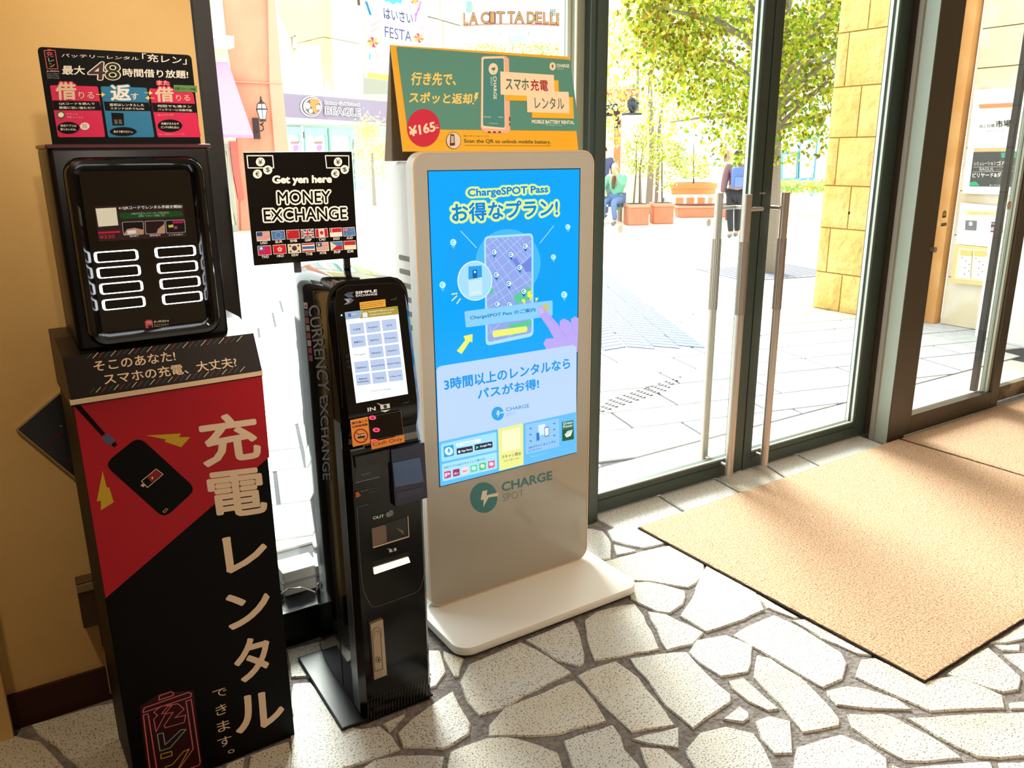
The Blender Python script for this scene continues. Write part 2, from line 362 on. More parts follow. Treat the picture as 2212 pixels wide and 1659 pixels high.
TR = [
 (cropA, [(85,310),(430,225),(605,320),(585,390),(530,440),(455,425),(340,405),(190,395),(90,345)]),
 (cropA, [(205,415),(330,412),(515,455),(495,520),(435,570),(370,560),(290,520),(240,495)]),
 (cropA, [(-60,150),(40,142),(100,158),(140,215),(140,290),(60,300),(-60,290)]),
 (cropA, [(120,155),(180,125),(300,140),(420,215),(300,240),(150,205)]),
 (cropA, [(155,220),(262,246),(262,254),(170,272)]),
 (cropA, [(615,330),(855,450),(910,550),(750,615),(620,660),(480,580),(545,500)]),
 (cropA, [(870,465),(960,520),(1090,590),(1050,590),(950,550),(920,540)]),
 (cropA, [(1045,600),(1130,597),(1450,775),(1370,770),(1200,690)]),
 (cropA, [(745,675),(960,575),(1010,600),(1130,665),(1290,765),(1320,815),(1305,895),(1200,940),(1090,870),(900,760)]),
 (cropA, [(570,700),(710,675),(850,730),(825,860),(690,885),(590,820),(530,765)]),
 (cropA, [(230,795),(515,760),(620,880),(740,970),(745,1010),(620,1090),(545,1145),(420,1030),(320,900)]),
 (cropA, [(320,555),(420,575),(610,665),(545,720),(410,755),(370,650)]),
 (cropA, [(60,560),(130,545),(260,515),(300,580),(390,745),(55,800),(20,690),(5,600)]),
 (cropA, [(240,1195),(485,1140),(485,1245),(330,1220)]),
 (cropA, [(280,1235),(400,1250),(510,1345),(560,1400),(360,1400)]),
 (cropA, [(515,1245),(590,1170),(710,1135),(855,1165),(900,1240),(975,1400),(600,1400),(520,1280)]),
 (cropA, [(700,1095),(785,1030),(830,1060),(830,1090),(800,1115)]),
 (cropA, [(725,910),(800,890),(860,940),(980,1045),(925,1060),(830,1010),(750,950)]),
 (cropA, [(865,1110),(930,1085),(1045,1110),(1040,1180),(1050,1265),(960,1270),(905,1200)]),
 (cropA, [(870,775),(940,795),(1090,890),(1190,980),(1290,1100),(1290,1130),(1100,1165),(1000,1030),(860,890)]),
 (cropA, [(1075,1240),(1290,1170),(1420,1230),(1525,1300),(1530,1420),(1045,1420)]),
 (cropA, [(1320,1070),(1500,1070),(1560,1085),(1730,1180),(1915,1295),(1620,1310),(1480,1230),(1350,1140)]),
 (cropA, [(1230,955),(1330,935),(1420,945),(1570,995),(1660,1055),(1420,1045),(1270,1030),(1225,980)]),
 (cropA, [(1400,800),(1460,790),(1720,915),(1870,880),(2100,975),(2115,1040),(1740,1055),(1660,1015),(1365,890)]),
 (cropA, [(1820,870),(2030,735),(2190,890),(2190,950),(2105,965),(1900,900)]),
 (cropA, [(2040,720),(2100,690),(2260,600),(2270,690),(2120,710)]),
 (cropA, [(2060,725),(2195,720),(2190,755),(2100,750)]), (cropA, [(2105,775),(2260,765),(2270,900)]),
 (cropA, [(1620,1095),(1850,1080),(2290,1065),(2290,1285),(1990,1290),(1870,1230)]),
 (cropA, [(2140,1020),(2290,990),(2290,1045),(2145,1045)]),
 (cropA, [(1640,1335),(2050,1310),(2080,1420),(1650,1420)]), (cropA, [(2085,1320),(2290,1305),(2290,1420),(2110,1420)]), (cropA, [(1545,1320),(1610,1345),(1620,1420),(1550,1420)]),
 (cropB, [(1120,250),(1440,120),(1500,340),(1500,390),(1455,415),(1330,370)]),
 (cropB, [(700,510),(760,400),(1090,260),(1180,300),(1415,450),(1110,600),(950,690),(810,730),(750,640)]),
 (cropB, [(1450,470),(1710,380),(1850,490),(2090,790),(1800,830),(1620,650),(1500,520)]),
 (cropB, [(890,790),(980,680),(1130,630),(1440,500),(1500,560),(1620,730),(1640,770),(1420,820),(1350,850),(890,865)]),
 (cropB, [(1360,890),(1690,790),(1760,950),(1920,1150),(1470,1150),(1400,980)]),
 (cropB, [(640,960),(890,870),(1100,885),(1320,970),(1380,1150),(600,1150)]),
 (cropB, [(500,680),(650,570),(690,670),(770,780),(765,850),(620,930),(590,940),(340,940),(290,850),(380,760)]),
 (cropB, [(200,790),(330,720),(345,735),(250,835)]),
 (cropB, [(60,1090),(150,1020),(300,990),(600,990),(540,1150),(0,1150)]),
 (cropB, [(580,315),(725,365),(690,480),(650,480),(625,420)]),
 (cropB, [(480,310),(580,310),(600,450),(540,540),(460,560)]),
 (cropC, [(480,350),(640,340),(860,690),(1040,720),(1190,690),(1345,870),(860,1035),(480,1120),(490,800)]),
 (cropC, [(440,80),(700,20),(720,300),(600,285),(480,300)]),
 (cropC, [(150,920),(465,810),(450,1120),(110,1120)]), (cropC, [(-50,1000),(105,940),(60,1120),(-80,1120)]),
 (cropD, [(390,1110),(1490,800),(1700,1720),(1060,1720),(850,1480),(600,1280)]),
 (cropD, [(-300,1420),(180,1240),(520,1310),(900,1720),(-300,1780)]),
]
polys = []
for (x0, y0, s), pts in TR:
    P = [gnd(x0+x/s, y0+y/s) for x, y in pts]
    P = [Vector((p.x, min(p.y, 2.52))) for p in P]; polys.append(P); c_ = sum(P, Vector((0, 0)))/len(P); flagstone([p+(p-c_).normalized()*.0035 if p.y < 2.5 else p for p in P], jit=.0035)
# tiles along the door track, their joints as in the photograph
xs = [(1.99, 1.99), (2.375, 2.344), (2.73, 2.70), (3.073, 3.004), (3.313, 3.264), (3.83, 3.80)]
for (a, a2), (b, b2) in zip(xs, xs[1:]):
    flagstone([(a2+.006, 2.312), (b2-.006, 2.312), (b-.006, 2.53), (a+.006, 2.53)], jit=.001)
# generic flagstones for the rest of the room (Voronoi cells)
def clip(poly, p, n):
    out = []
    for i in range(len(poly)):
        a, b = poly[i-1], poly[i]; da, db = (a-p).dot(n), (b-p).dot(n)
        if (da <= 0) != (db <= 0): out.append(a+(b-a)*(da/(da-db)))
        if db <= 0: out.append(b)
    return out
seen = [gnd(-40, 1500), gnd(-40, 1740), gnd(2290, 1740), gnd(2330, 1250), gnd(2150, 880), gnd(1400, 1130), gnd(1270, 1130), gnd(1100, 1150), gnd(700, 1220), gnd(560, 1300)]
seen = [Vector((p.x, p.y)) for p in seen]
def inside(p, poly):
    r = False
    for i in range(len(poly)):
        a, b = poly[i-1], poly[i]
        if (a.y > p.y) != (b.y > p.y) and p.x < (b.x-a.x)*(p.y-a.y)/(b.y-a.y)+a.x: r = not r
    return r
hid = [Vector((1.02, 1.96)), Vector((1.62, 1.96))]
pts = [Vector((x*.42+random.uniform(-.15, .15), y*.36+random.uniform(-.13, .13))) for x in range(-4, 15) for y in range(-3, 7)]
for p in pts:
    cell = [p+Vector(v) for v in ((-.5, -.5), (.5, -.5), (.5, .5), (-.5, .5))]
    for q in pts:
        if q is not p and (q-p).length < 1.1:
            n = (q-p).normalized(); cell = clip(cell, (p+q)/2-n*.012, n)
            if len(cell) < 3: break
    if len(cell) < 3 or any(c.y > 2.30 for c in cell): continue
    smp = cell+[p]+[(cell[i]+cell[(i+1) % len(cell)])/2 for i in range(len(cell))]+[(c+p)/2 for c in cell]
    if any(inside(c, P) for c in smp for P in polys) or any(inside(c, cell) for P in polys for c in P): continue
    if all(not (-.15 < c.x < 6.2) for c in cell): continue
    flagstone(cell, jit=.003)

# ------------------------------------------------------------------ coir mats
def mat_material():
    M = bpy.data.materials.new('coir_mat'); M.use_nodes = True; nt = M.node_tree; P = nt.nodes['Principled BSDF']; P.inputs['Roughness'].default_value = .95
    P.inputs['Specular IOR Level'].default_value = .1
    tc = nt.nodes.new('ShaderNodeTexCoord'); n = nt.nodes.new('ShaderNodeTexNoise'); n.inputs['Scale'].default_value = 160; n.inputs['Detail'].default_value = 6
    n.inputs['Roughness'].default_value = .8; nt.links.new(tc.outputs['Object'], n.inputs['Vector'])
    r = nt.nodes.new('ShaderNodeValToRGB'); e = r.color_ramp.elements; e[0].position = .38; e[0].color = lin('7a5238'); e[1].position = .66; e[1].color = lin('f4d6bc')
    x = e.new(.49); x.color = lin('d8b08e'); nt.links.new(n.outputs['Fac'], r.inputs[0]); nt.links.new(r.outputs[0], P.inputs['Base Color'])
    b = nt.nodes.new('ShaderNodeBump'); b.inputs['Strength'].default_value = 1; b.inputs['Distance'].default_value = .006
    nt.links.new(n.outputs['Fac'], b.inputs['Height']); nt.links.new(b.outputs[0], P.inputs['Normal']); return M
M_mat = mat_material(); M_rub = mat('mat_rubber', '1a0f0c', .8)
def doormat(name, c, sx, sy, rz, label):
    r = empty(name, c, rz); tag(r, label, 'doormat')
    box('rubber_backing', -.004, sx+.004, -.004, sy+.004, .0005, .005, M_rub, r)
    nx, ny = int(sx/.02), int(sy/.02); vs = []; fs = []
    for j in range(ny+1):
        for i in range(nx+1):
            e = i in (0, nx) or j in (0, ny)
            vs.append((sx*i/nx+(random.uniform(-.003, .001) if e else 0), sy*j/ny+(random.uniform(-.003, .001) if e else 0), (.010 if e else .013)+random.uniform(-.001, .001)))
    for j in range(ny):
        for i in range(nx): a = j*(nx+1)+i; fs.append((a, a+1, a+nx+2, a+nx+1))
    o = MB().add(vs, fs).build('coir_pile', M_mat, r, smooth=True); tag(o, kind='stuff')
    b = [(0, 0), (sx, 0), (sx, sy), (0, sy)]
    MB().prism([(x, y, .004) for x, y in b], (0, 0, .0065)).build('pile_edge', M_mat, r); return r
doormat('coir_doormat', (2.100, 1.084, 0), 1.845, 1.225, math.radians(1.2), 'large beige coir doormat lying in front of the glass swing doors')
doormat('coir_doormat', (3.955, 1.15, 0), 2.0, 1.195, math.radians(.5), 'tan coir doormat just inside the sliding glass door')
#@@PART2
# ================================================================== LEFT BATTERY RENTAL STAND
U = Vector((1, 0, 0)); Z = Vector((0, 0, 1))
WHT = ink('f4eadc'); BLK = mat('ink_black', '050303', .5, spec=.12); PNK = ink('d8124e'); BLU = ink('1f77a4'); YEL = ink('f2dc6a'); RED = ink('b0021c'); CREAM = ink('e2c4a4')
M_black = mat('matt_black_board', '060404', .5, spec=.12)
ju = empty('battery_rental_stand', (.485, 1.873, 0), math.radians(1.94))
tag(ju, 'tall black and red cardboard battery rental stand with eight lit slots', 'rental stand')
mb = MB(); mb.box(-.392, 0, 0, .26, 0, 1.005); mb.build('pedestal', M_black, ju, .002)
# sloped collar on the pedestal
c = [(-.396, -.008, 1.012), (-.396, .032, 1.096), (-.396, .141, 1.118), (-.396, .26, 1.118), (-.396, .26, .99), (-.396, .02, .99), (-.396, -.006, 1.0)]
MB().prism(c, (.400, 0, 0)).build('sloped_collar', mat('brown_black_board', '140b08', .4, spec=.25), ju)
box('collar_lip', -.398, .004, -.011, .0, 1.003, 1.013, CREAM, ju)
P = Print(ju, (-.392, 0, 0), U, Z)
C3 = (0, 680, 3.456); C4 = (0, 1100, 2.968)
P.c = (0, 0, 1)
P.poly([(157.9, 868.5), (565.5, 806.5), (581.6, 986.7), (227.8, 1292)], RED, 1, 'red_artwork')
P.crop(*C3)
P.poly([(545, 672), (600, 672), (785, 885), (760, 905)], BLK, 2, 'printed_cable'); P.poly([(757, 920), (803, 882), (860, 935), (815, 978)], ink('4a5672'), 3, 'printed_cable')
P.poly([(830, 968), (858, 945), (876, 968), (850, 990)], BLK, 2, 'printed_cable')
P.rpoly([(1035, 905), (1465, 1300), (1225, 1520), (775, 1115)], .022, BLK, 2, 'printed_phone')
P.line([(1055, 1240), (1165, 1150), (1216, 1190), (1100, 1288)], .0016, CREAM, 3, 'printed_phone', True)
P.poly([(1128, 1185), (1165, 1160), (1206, 1192), (1130, 1250), (1100, 1215)], ink('8c1016'), 4, 'printed_phone')
P.poly([(1130, 1212), (1138, 1205), (1142, 1220), (1133, 1228)], WHT, 5, 'printed_phone')
P.poly([(1048, 1272), (1062, 1260), (1082, 1272), (1068, 1285)], CREAM, 3, 'printed_phone'); P.line([(1216, 1468), (1238, 1445), (1252, 1450), (1228, 1476)], .001, CREAM, 3, 'printed_phone', True)
for q in ([(1090, 900), (1350, 885), (1335, 912), (1418, 912), (1352, 988), (1225, 945), (1240, 930)], [(765, 1165), (795, 1285), (815, 1288), (848, 1398), (752, 1458), (752, 1385), (722, 1393)]): P.poly(q, ink('c9a21c'), 3, 'printed_lightning')
CH = ink('ecd0b4')
def J(ch, bl, br, tl, off=.024): P.text(ch, bl, br, tl, CH, 3, off, 'large_lettering')
J('充', (1530, 1132), (1945, 1065), (1478, 775)); J('電', (1590, 1525), (1990, 1465), (1545, 1190))
P.crop(*C4)
J('レ', (1460, 408), (1715, 345), (1430, 190)); J('ン', (1475, 770), (1740, 700), (1440, 560)); J('タ', (1525, 1115), (1745, 1050), (1488, 860)); J('ル', (1520, 1435), (1820, 1365), (1500, 1215))
for ch, bl, br, tl in (('で', (1375, 1210), (1462, 1185), (1358, 1165)), ('き', (1388, 1328), (1458, 1300), (1378, 1265)), ('ま', (1398, 1432), (1478, 1405), (1386, 1368)), ('す', (1402, 1530), (1492, 1503), (1390, 1470)), ('。', (1462, 1568), (1505, 1555), (1458, 1545))):
    P.text(ch, bl, br, tl, CREAM, 3, 0, 'small_lettering')
NP = ink('d66a78')
P.poly([(895, 1265), (1020, 1180), (1240, 1160), (1300, 1660), (1290, 1700), (955, 1800)], ink('2c0306'), 1, 'neon_battery')
P.line([(915, 1300), (925, 1272), (1208, 1173), (1225, 1180), (1225, 1200), (918, 1302)], .0026, NP, 2, 'neon_battery', True)
P.line([(1018, 1222), (1022, 1195), (1095, 1168), (1112, 1176), (1110, 1192)], .0026, NP, 2, 'neon_battery', True)
P.line([(918, 1318), (960, 1660), (985, 1780)], .0026, NP, 2, 'neon_battery'); P.line([(950, 1318), (1010, 1700)], .0026, NP, 2, 'neon_battery'); P.line([(918, 1318), (948, 1310)], .0026, NP, 2, 'neon_battery')
P.line([(1192, 1230), (1238, 1535), (1150, 1660)], .0026, NP, 2, 'neon_battery'); P.line([(1225, 1218), (1283, 1620), (1275, 1640), (1160, 1680)], .0026, NP, 2, 'neon_battery'); P.line([(1192, 1230), (1225, 1218)], .0026, NP, 2, 'neon_battery')
for q in ([(985, 1300), (1030, 1262), (1140, 1245), (1180, 1280), (1120, 1335), (1190, 1318), (1180, 1365), (1060, 1400), (1052, 1385), (1110, 1300), (1060, 1310), (1000, 1425), (985, 1345), (1010, 1320)], [(1035, 1310), (1075, 1262), (1100, 1258), (1060, 1305)]):
    P.line(q, .0022, NP, 3, 'neon_battery', True)
P.line([(1008, 1442), (1045, 1432), (1058, 1508), (1160, 1412), (1192, 1410), (1090, 1528), (1025, 1548)], .0022, ink('8fb0ae'), 3, 'neon_battery', True)
P.line([(1030, 1570), (1100, 1550), (1102, 1578), (1032, 1598)], .0022, ink('d0aa3c'), 3, 'neon_battery', True)
P.line([(1060, 1650), (1105, 1635), (1175, 1552), (1212, 1535), (1140, 1665), (1040, 1700)], .0022, ink('d0aa3c'), 3, 'neon_battery', True)
P.flush()
v = Vector((0, .040, .084)); P = Print(ju, (-.396, -.008, 1.012), U, v)
P.crop(*C3)
P.text('そこのあなた!', (705, 425), (1312, 342), (693, 350), CREAM, 2, .012, edge=None); P.text('スマホの充電、大丈夫?', (785, 525), (1772, 388), (768, 445), CREAM, 2, .012)
SC4 = [ink('e8d8b8'), ink('a03644'), ink('2f5f64')]
for i in range(26):
    t = i/25; x, y = 668+t*1120, 312-t*130; P.line([(x-20, y+18), (x+18, y-24)], .0011, SC4[(i+2) % 3], 2, 'stripe_border')
    x, y = 690+t*1120, 570-t*160; P.line([(x-18, y+16), (x+16, y-22)], .0011, SC4[(i+2) % 3], 2, 'stripe_border')
P.flush()
# charging unit
M_gloss = mat('glossy_black_plastic', '060606', .12, spec=.6)
M_satin = mat('satin_black_plastic', '0c0908', .38, spec=.3)
un = box('charging_unit', -.362, -.046, .050, .235, 1.094, 1.520, M_satin, ju, .012, 3, True)
MB().box(-.364, -.044, .048, .237, 1.514, 1.5225).build('top_trim', mat('plum_trim', '4c1722', .35), un, .003)
def rrect(x0, x1, z0, z1, r, n=5):
    o = []
    for cx, cz, a in ((x1-r, z1-r, 0), (x0+r, z1-r, 90), (x0+r, z0+r, 180), (x1-r, z0+r, 270)):
        for i in range(n+1): t = math.radians(a+90*i/n); o.append((cx+r*math.cos(t), cz+r*math.sin(t)))
    return o
def ringloft(levels):
    """levels: list of (outline points, y); lofted surface, last one capped"""
    mb = MB(); n = len(levels[0][0]); vs = []; fs = []
    for pts, y in levels: vs += [(a, y, b) for a, b in pts]
    for l in range(len(levels)-1):
        for i in range(n): fs.append((l*n+i, l*n+(i+1) % n, (l+1)*n+(i+1) % n, (l+1)*n+i))
    fs.append(tuple(range((len(levels)-1)*n, len(levels)*n))); return mb.add(vs, fs)
B0 = (-.340, -.068, 1.108, 1.497)
def ins(d, r): return rrect(B0[0]+d, B0[1]-d, B0[2]+d, B0[3]-d, max(r-d, .006))
ringloft([(ins(0, .035), .052), (ins(0, .035), .032), (ins(.006, .035), .024), (ins(.014, .035), .023), (ins(.026, .04), .036), (ins(.028, .04), .0405)]).build('front_bezel', M_gloss, ju, smooth=True)
P = Print(ju, (-.362, .0400, 1.094), U, Z, base=.0004); P.crop(80, 280, 3.607)
P.poly([(443, 597), (1137, 575), (1168, 832), (480, 872)], lit('33211f', .8), 1, 'display'); P.poly([(455, 615), (615, 607), (633, 745), (478, 757)], lit('e8d9b4', .8), 2, 'display')
P.text('←QRコードでレンタル手続き開始!', (637, 625), (1130, 612), (634, 598), lit('f0e6d8', .8), 3, .015, 'display_text')
P.rpoly([(638, 650), (1130, 634), (1138, 676), (645, 695)], .006, lit('1d4a1c', .8), 2, 'display'); P.text('LINEの公式コードリーダーで読み取る!', (735, 664), (1030, 655), (733, 645), lit('9dbb90', .8), 3, 0, 'display_text')
P.text('お得な「リチャージ特典」付き', (790, 683), (995, 676), (788, 664), lit('9dbb90', .8), 3, 0, 'display_text')
P.poly([(475, 797), (645, 787), (648, 803), (477, 812)], lit('c02038', .8), 2, 'display'); P.text('¥330', (487, 852), (606, 846), (484, 822), lit('b02a36', .8), 3, .02, 'display_text')
for q, ccol in (([(660, 720), (828, 712), (832, 816), (672, 824)], '1c1416'), ([(838, 712), (992, 706), (998, 808), (845, 815)], '2a1a1a'), ([(998, 706), (1150, 700), (1158, 800), (1006, 808)], '1a1618')):
    P.rpoly(q, .003, lit('b8a99c', .8), 2, 'display'); cx = sum(a for a, b in q)/4; cy = sum(b for a, b in q)/4
    P.rpoly([(cx+(a-cx)*.95, cy+(b-cy)*.93) for a, b in q], .003, lit(ccol, .8), 3, 'display')
P.poly([(672, 820), (700, 775), (760, 765), (830, 780), (832, 814)], lit('b98a6c', .8), 4, 'display'); P.poly([(700, 788), (768, 780), (772, 808), (706, 815)], lit('e4d6c8', .8), 5, 'display'); P.poly([(940, 775), (990, 735), (997, 806), (930, 810)], lit('b98a6c', .8), 4, 'display')
P.poly([(1055, 712), (1140, 708), (1140, 728), (1056, 732)], lit('b01848', .8), 4, 'display'); P.poly([(1020, 745), (1060, 738), (1062, 760), (1026, 764)], lit('c8b84c', .8), 4, 'display'); P.poly([(1065, 755), (1090, 750), (1092, 772), (1068, 776)], lit('b03468', .8), 5, 'display')
for t, x0, x1, y in (('読み取り', 722, 790, 838), ('認証操作', 878, 962, 832), ('レンタル完了!', 1028, 1136, 828)): P.text(t, (x0, y), (x1, y-4), (x0-1, y-15), lit('d8c8b8', .8), 3, .01, 'display_text')
P.rpoly([(838, 1490), (898, 1484), (906, 1552), (850, 1560)], .003, ink('d84a62'), 1, 'maker_badge'); P.poly([(850, 1484), (885, 1480), (886, 1492), (852, 1495)], ink('d84a62'), 1, 'maker_badge')
P.poly([(866, 1528), (892, 1520), (896, 1545), (872, 1550)], ink('2a2420'), 2, 'maker_badge'); P.text('充', (850, 1515), (895, 1510), (847, 1492), ink('f0c0c0'), 3, 0, 'maker_badge')
P.text('JUREN', (908, 1508), (1025, 1500), (906, 1490), WHT, 1, 0, 'maker_badge')
for i, t in enumerate(('BATTERY', 'RENTAL', 'SERVICE')): P.text(t, (914, 1524+i*13), (1028, 1519+i*13), (913, 1517+i*13), ink('bdb6b0'), 1, 0, 'maker_badge')
P.flush()
# eight battery slots, each with its glowing ring
P = Print(ju, (-.362, .0400, 1.094), U, Z); P.crop(80, 280, 3.607)
M_ring = mat('slot_light', 'ffffff', .4, emit='f2f6ff', es=6)
for cx, cy in [(618, 985), (638, 1106), (658, 1229), (677, 1352), (1078, 950), (1095, 1070), (1115, 1191), (1133, 1310)]:
    c = P.q(cx, cy); x, z = c.x-.362, c.y+1.094; y = .0402
    hw, hh = (.0425, .0112)
    fr = rrect(x-hw, x+hw, z-hh, z+hh, .006, 4); fi = rrect(x-hw+.005, x+hw-.005, z-hh+.0018, z+hh-.0018, .004, 4); n = len(fr)
    sl = MB().prism([(a, y, b) for a, b in fi], (0, -.003, 0)).build('battery_slot', mat('slot_black', '030304', .2), ju)
    vs = [(a, y-.0035, b) for a, b in fr]+[(a, y-.0035, b) for a, b in fi]+[(a, y, b) for a, b in fr]+[(a, y, b) for a, b in fi]; fs = []
    for i in range(n):
        j = (i+1) % n; fs += [(i, j, j+n, i+n), (i, i+2*n, j+2*n, j), (i+n, j+n, j+3*n, i+3*n)]
    MB().add(vs, fs).build('light_ring', M_ring, sl)
# header board
hb = MB().prism([(a, .066, b) for a, b in rrect(-.348, -.060, 1.500, 1.7045, .008, 3)], (0, .005, 0)).build('header_board', M_black, ju)
P = Print(ju, (-.348, .0655, 1.500), U, Z); P.crop(60, 80, 5.53)
P.text('バッテリーレンタル', (402, 238), (1325, 278), (400, 197), WHT, 2, .01); P.text('「充レン」', (1368, 290), (1895, 330), (1365, 195), WHT, 2, .012); P.text('最大', (412, 448), (680, 450), (410, 342), WHT, 2, .02)
P.text('4', (722, 508), (915, 508), (735, 302), ink('3a0a0c'), 3, .01, edge=(WHT, .045)); P.text('8', (925, 508), (1100, 512), (925, 308), ink('140c0b'), 3, .0, edge=(ink('f4ecc0'), .035))
P.text('時間借り放題!', (1140, 472), (1915, 495), (1132, 375), WHT, 2, .02)
P.line([(193, 162), (325, 160), (360, 382), (230, 378)], .0013, ink('e05a68'), 2, 'neon_battery', True); P.line([(238, 150), (276, 148), (278, 160)], .0013, ink('e05a68'), 2, 'neon_battery')
P.text('充', (222, 238), (308, 240), (212, 172), ink('e05a68'), 2, 0, 'neon_battery'); P.text('レ', (250, 295), (318, 296), (242, 250), ink('9fd0c8'), 2, 0, 'neon_battery'); P.text('ン', (262, 358), (326, 360), (252, 312), ink('e8d060'), 2, 0, 'neon_battery')
P.text('JUREN', (225, 420), (372, 424), (222, 398), WHT, 2, 0)
for i, t in enumerate(('BATTERY', 'RENTAL', 'SERVICE')): P.text(t, (232, 445+i*24), (378, 449+i*24), (230, 434+i*24), ink('b9aea6'), 2, 0)
P.rpoly([(262, 575), (836, 590), (925, 1195), (360, 1197)], .004, PNK, 1, 'pink_step_panel'); P.rpoly([(868, 588), (1420, 606), (1512, 1197), (960, 1197)], .004, BLU, 1, 'blue_step_panel'); P.rpoly([(1448, 610), (1972, 662), (2068, 1197), (1550, 1197)], .004, PNK, 1, 'pink_step_panel')
for q in ([(293, 757), (853, 768), (882, 878), (310, 873)], [(905, 770), (1444, 783), (1465, 885), (925, 880)], [(1480, 785), (2003, 798), (2022, 905), (1500, 895)]): P.poly(q, BLK, 2, 'step_caption_band')
PK = ink('e01a5a')
P.text('借', (345, 745), (578, 745), (332, 545), CREAM, 4, .03, edge=(PK, .09)); P.text('りる', (612, 735), (792, 735), (604, 655), CREAM, 4, .01)
P.text('返', (998, 755), (1228, 755), (985, 575), WHT, 4, .03, edge=(ink('2f8cc0'), .08)); P.text('す', (1236, 750), (1322, 750), (1228, 672), WHT, 4, .01)
P.text('また', (1545, 572), (1688, 575), (1540, 522), CREAM, 4, .01, edge=(PK, .14)); P.text('借', (1530, 770), (1740, 772), (1518, 598), CREAM, 4, .03, edge=(PK, .09)); P.text('りる', (1775, 762), (1940, 762), (1765, 692), CREAM, 4, .01)
for a, b in (((820, 685), (925, 688)), ((1395, 665), (1492, 668)), ((1508, 732), (1402, 728))):
    s = 1 if b[0] > a[0] else -1
    P.line([a, (b[0]-40*s, b[1])], .0011, YEL, 4, 'step_arrow'); P.poly([(b[0]-45*s, b[1]-28), b, (b[0]-45*s, b[1]+28)], YEL, 4, 'step_arrow')
P.poly([(1738, 572), (2015, 582), (2022, 662), (1747, 652)], ink('5d8a48'), 5, 'green_sticker'); P.text('充電リチャージ特典', (1755, 632), (2002, 642), (1752, 598), ink('16240f'), 6, .01, 'green_sticker')
for t, a, b, c_ in (('QRコードを読んで', (372, 812), (800, 812), (368, 782)), ('画面に従い進むだけ', (377, 858), (803, 862), (373, 828)), ('返却はレンタルした', (978, 825), (1388, 830), (973, 792)), ('スタンド以外でもOK', (988, 865), (1393, 872), (984, 838)), ('何回でも満タン', (1548, 838), (1952, 846), (1544, 808)), ('バッテリーに交換可能', (1555, 880), (1962, 890), (1550, 852))):
    P.text(t, a, b, c_, WHT, 4, .012)
P.ell(395, 930, 46, 48, ink('3c5a22'), 3); P.ell(395, 930, 34, 30, WHT, 4); LP = ink('f0a8bc')
P.text('サクッと', (460, 932), (598, 935), (457, 908), LP, 3); P.text('気軽にレンタル', (468, 968), (660, 972), (464, 945), LP, 3)
for cx, cy, rx, ry, ts in ((485, 1085, 132, 72, ('専用アプリは', '要らないのね。')), (1140, 1130, 160, 54, ('奥まで挿すだけっ。',)), (1698, 1060, 146, 76, ('充電がまたもや', 'ピンチの時も安心!'))):
    P.ell(cx, cy, rx, ry, BLK, 3); 
    for i, t in enumerate(ts):
        y = cy+14 if len(ts) == 1 else cy-12+i*44
        P.text(t, (cx-rx*.72, y), (cx+rx*.72, y+2), (cx-rx*.73, y-28), WHT, 4, .012)
P.ell(680, 1066, 56, 44, WHT, 3); P.poly([(645, 1035), (708, 1038), (712, 1092), (650, 1090)], ink('c9bfae'), 4)
P.poly([(995, 905), (1142, 910), (1150, 1058), (1012, 1055)], BLK, 3); P.poly([(1028, 985), (1068, 985), (1074, 1040), (1036, 1040)], ink('5c574c'), 4); P.poly([(1082, 985), (1118, 986), (1126, 1040), (1090, 1040)], ink('5c574c'), 4)
P.text('満タンバッテリーGET!!', (1552, 945), (1740, 940), (1550, 922), LP, 3); P.text('充レンMAXチャーーージ!!!', (1568, 1172), (1870, 1170), (1566, 1152), LP, 3)
P.flush()

# ================================================================== CURRENCY EXCHANGE MACHINE
M_piano = mat('piano_black', '07070b', .07, spec=.5, coat=.15)
M_frontblk = mat('front_black', '040405', .14, spec=.35)
ex = empty('currency_exchange_machine', (.87, 1.81, 0), math.radians(-.64))
tag(ex, 'slim glossy black currency exchange machine with lit touch screen', 'exchange machine')
half = [(0, .055), (0, .17), (.0008, .24), (.003, .30), (.008, .35), (.017, .395), (.032, .43), (.055, .455)]
mb = MB(); vs = []; fs = []; lv_ = [(.012, 0), (1.150, 0), (1.166, .002), (1.18, .007), (1.192, .016), (1.2, .028), (1.2045, .045)]; nh = 2*len(half)
for z, d in lv_:
    L_ = [(-.2125+max(a, 0)+d, b-(d*.6 if b > .3 else 0), z) for a, b in half]; vs += L_+[(-.2125-x, y, zz) for x, y, zz in L_[::-1]]
for i in range(len(lv_)-1):
    for k in range(nh): fs.append((i*nh+k, i*nh+(k+1) % nh, (i+1)*nh+(k+1) % nh, (i+1)*nh+k))
fs += [tuple(range(nh)), tuple(range((len(lv_)-1)*nh, len(lv_)*nh))]
bo = mb.add(vs, fs).build('cabinet', M_piano, ex, smooth=True)
MB().box(-.2137, .0012, .150, .1515, .03, 1.17).build('side_seam', mat('seam_black', '000000', .5), ex)
box('floor_plate', -.275, -.0, -.0, .385, .001, .010, mat('navy_black_plate', '07080f', .4, spec=.3), ex, .004)
lv = []
for z, y, wl_, in ((.0, .0, 0), (.30, .0, 0), (.672, .0, 0), (.70, -.002, 0), (.76, -.002, 0), (.79, .000, 0), (.805, .008, 0), (.825, .008, 0), (.842, .0, 0), (.868, -.004, 0), (.895, -.003, 0), (1.0, .015, 0), (1.1, .032, 0), (1.155, .0415, 0), (1.172, .0445, .006), (1.186, .047, .015), (1.196, .049, .028), (1.2015, .050, .045)):
    lv.append((z, y, wl_))
vs = []; fs = []
for z, y, q in lv: vs += [(-.2125+q, .066, z), (-.2125+q, y+.020, z), (-.2125+q+.014, y, z), (-.014-q, y, z), (-q, y+.020, z), (-q, .066, z)]
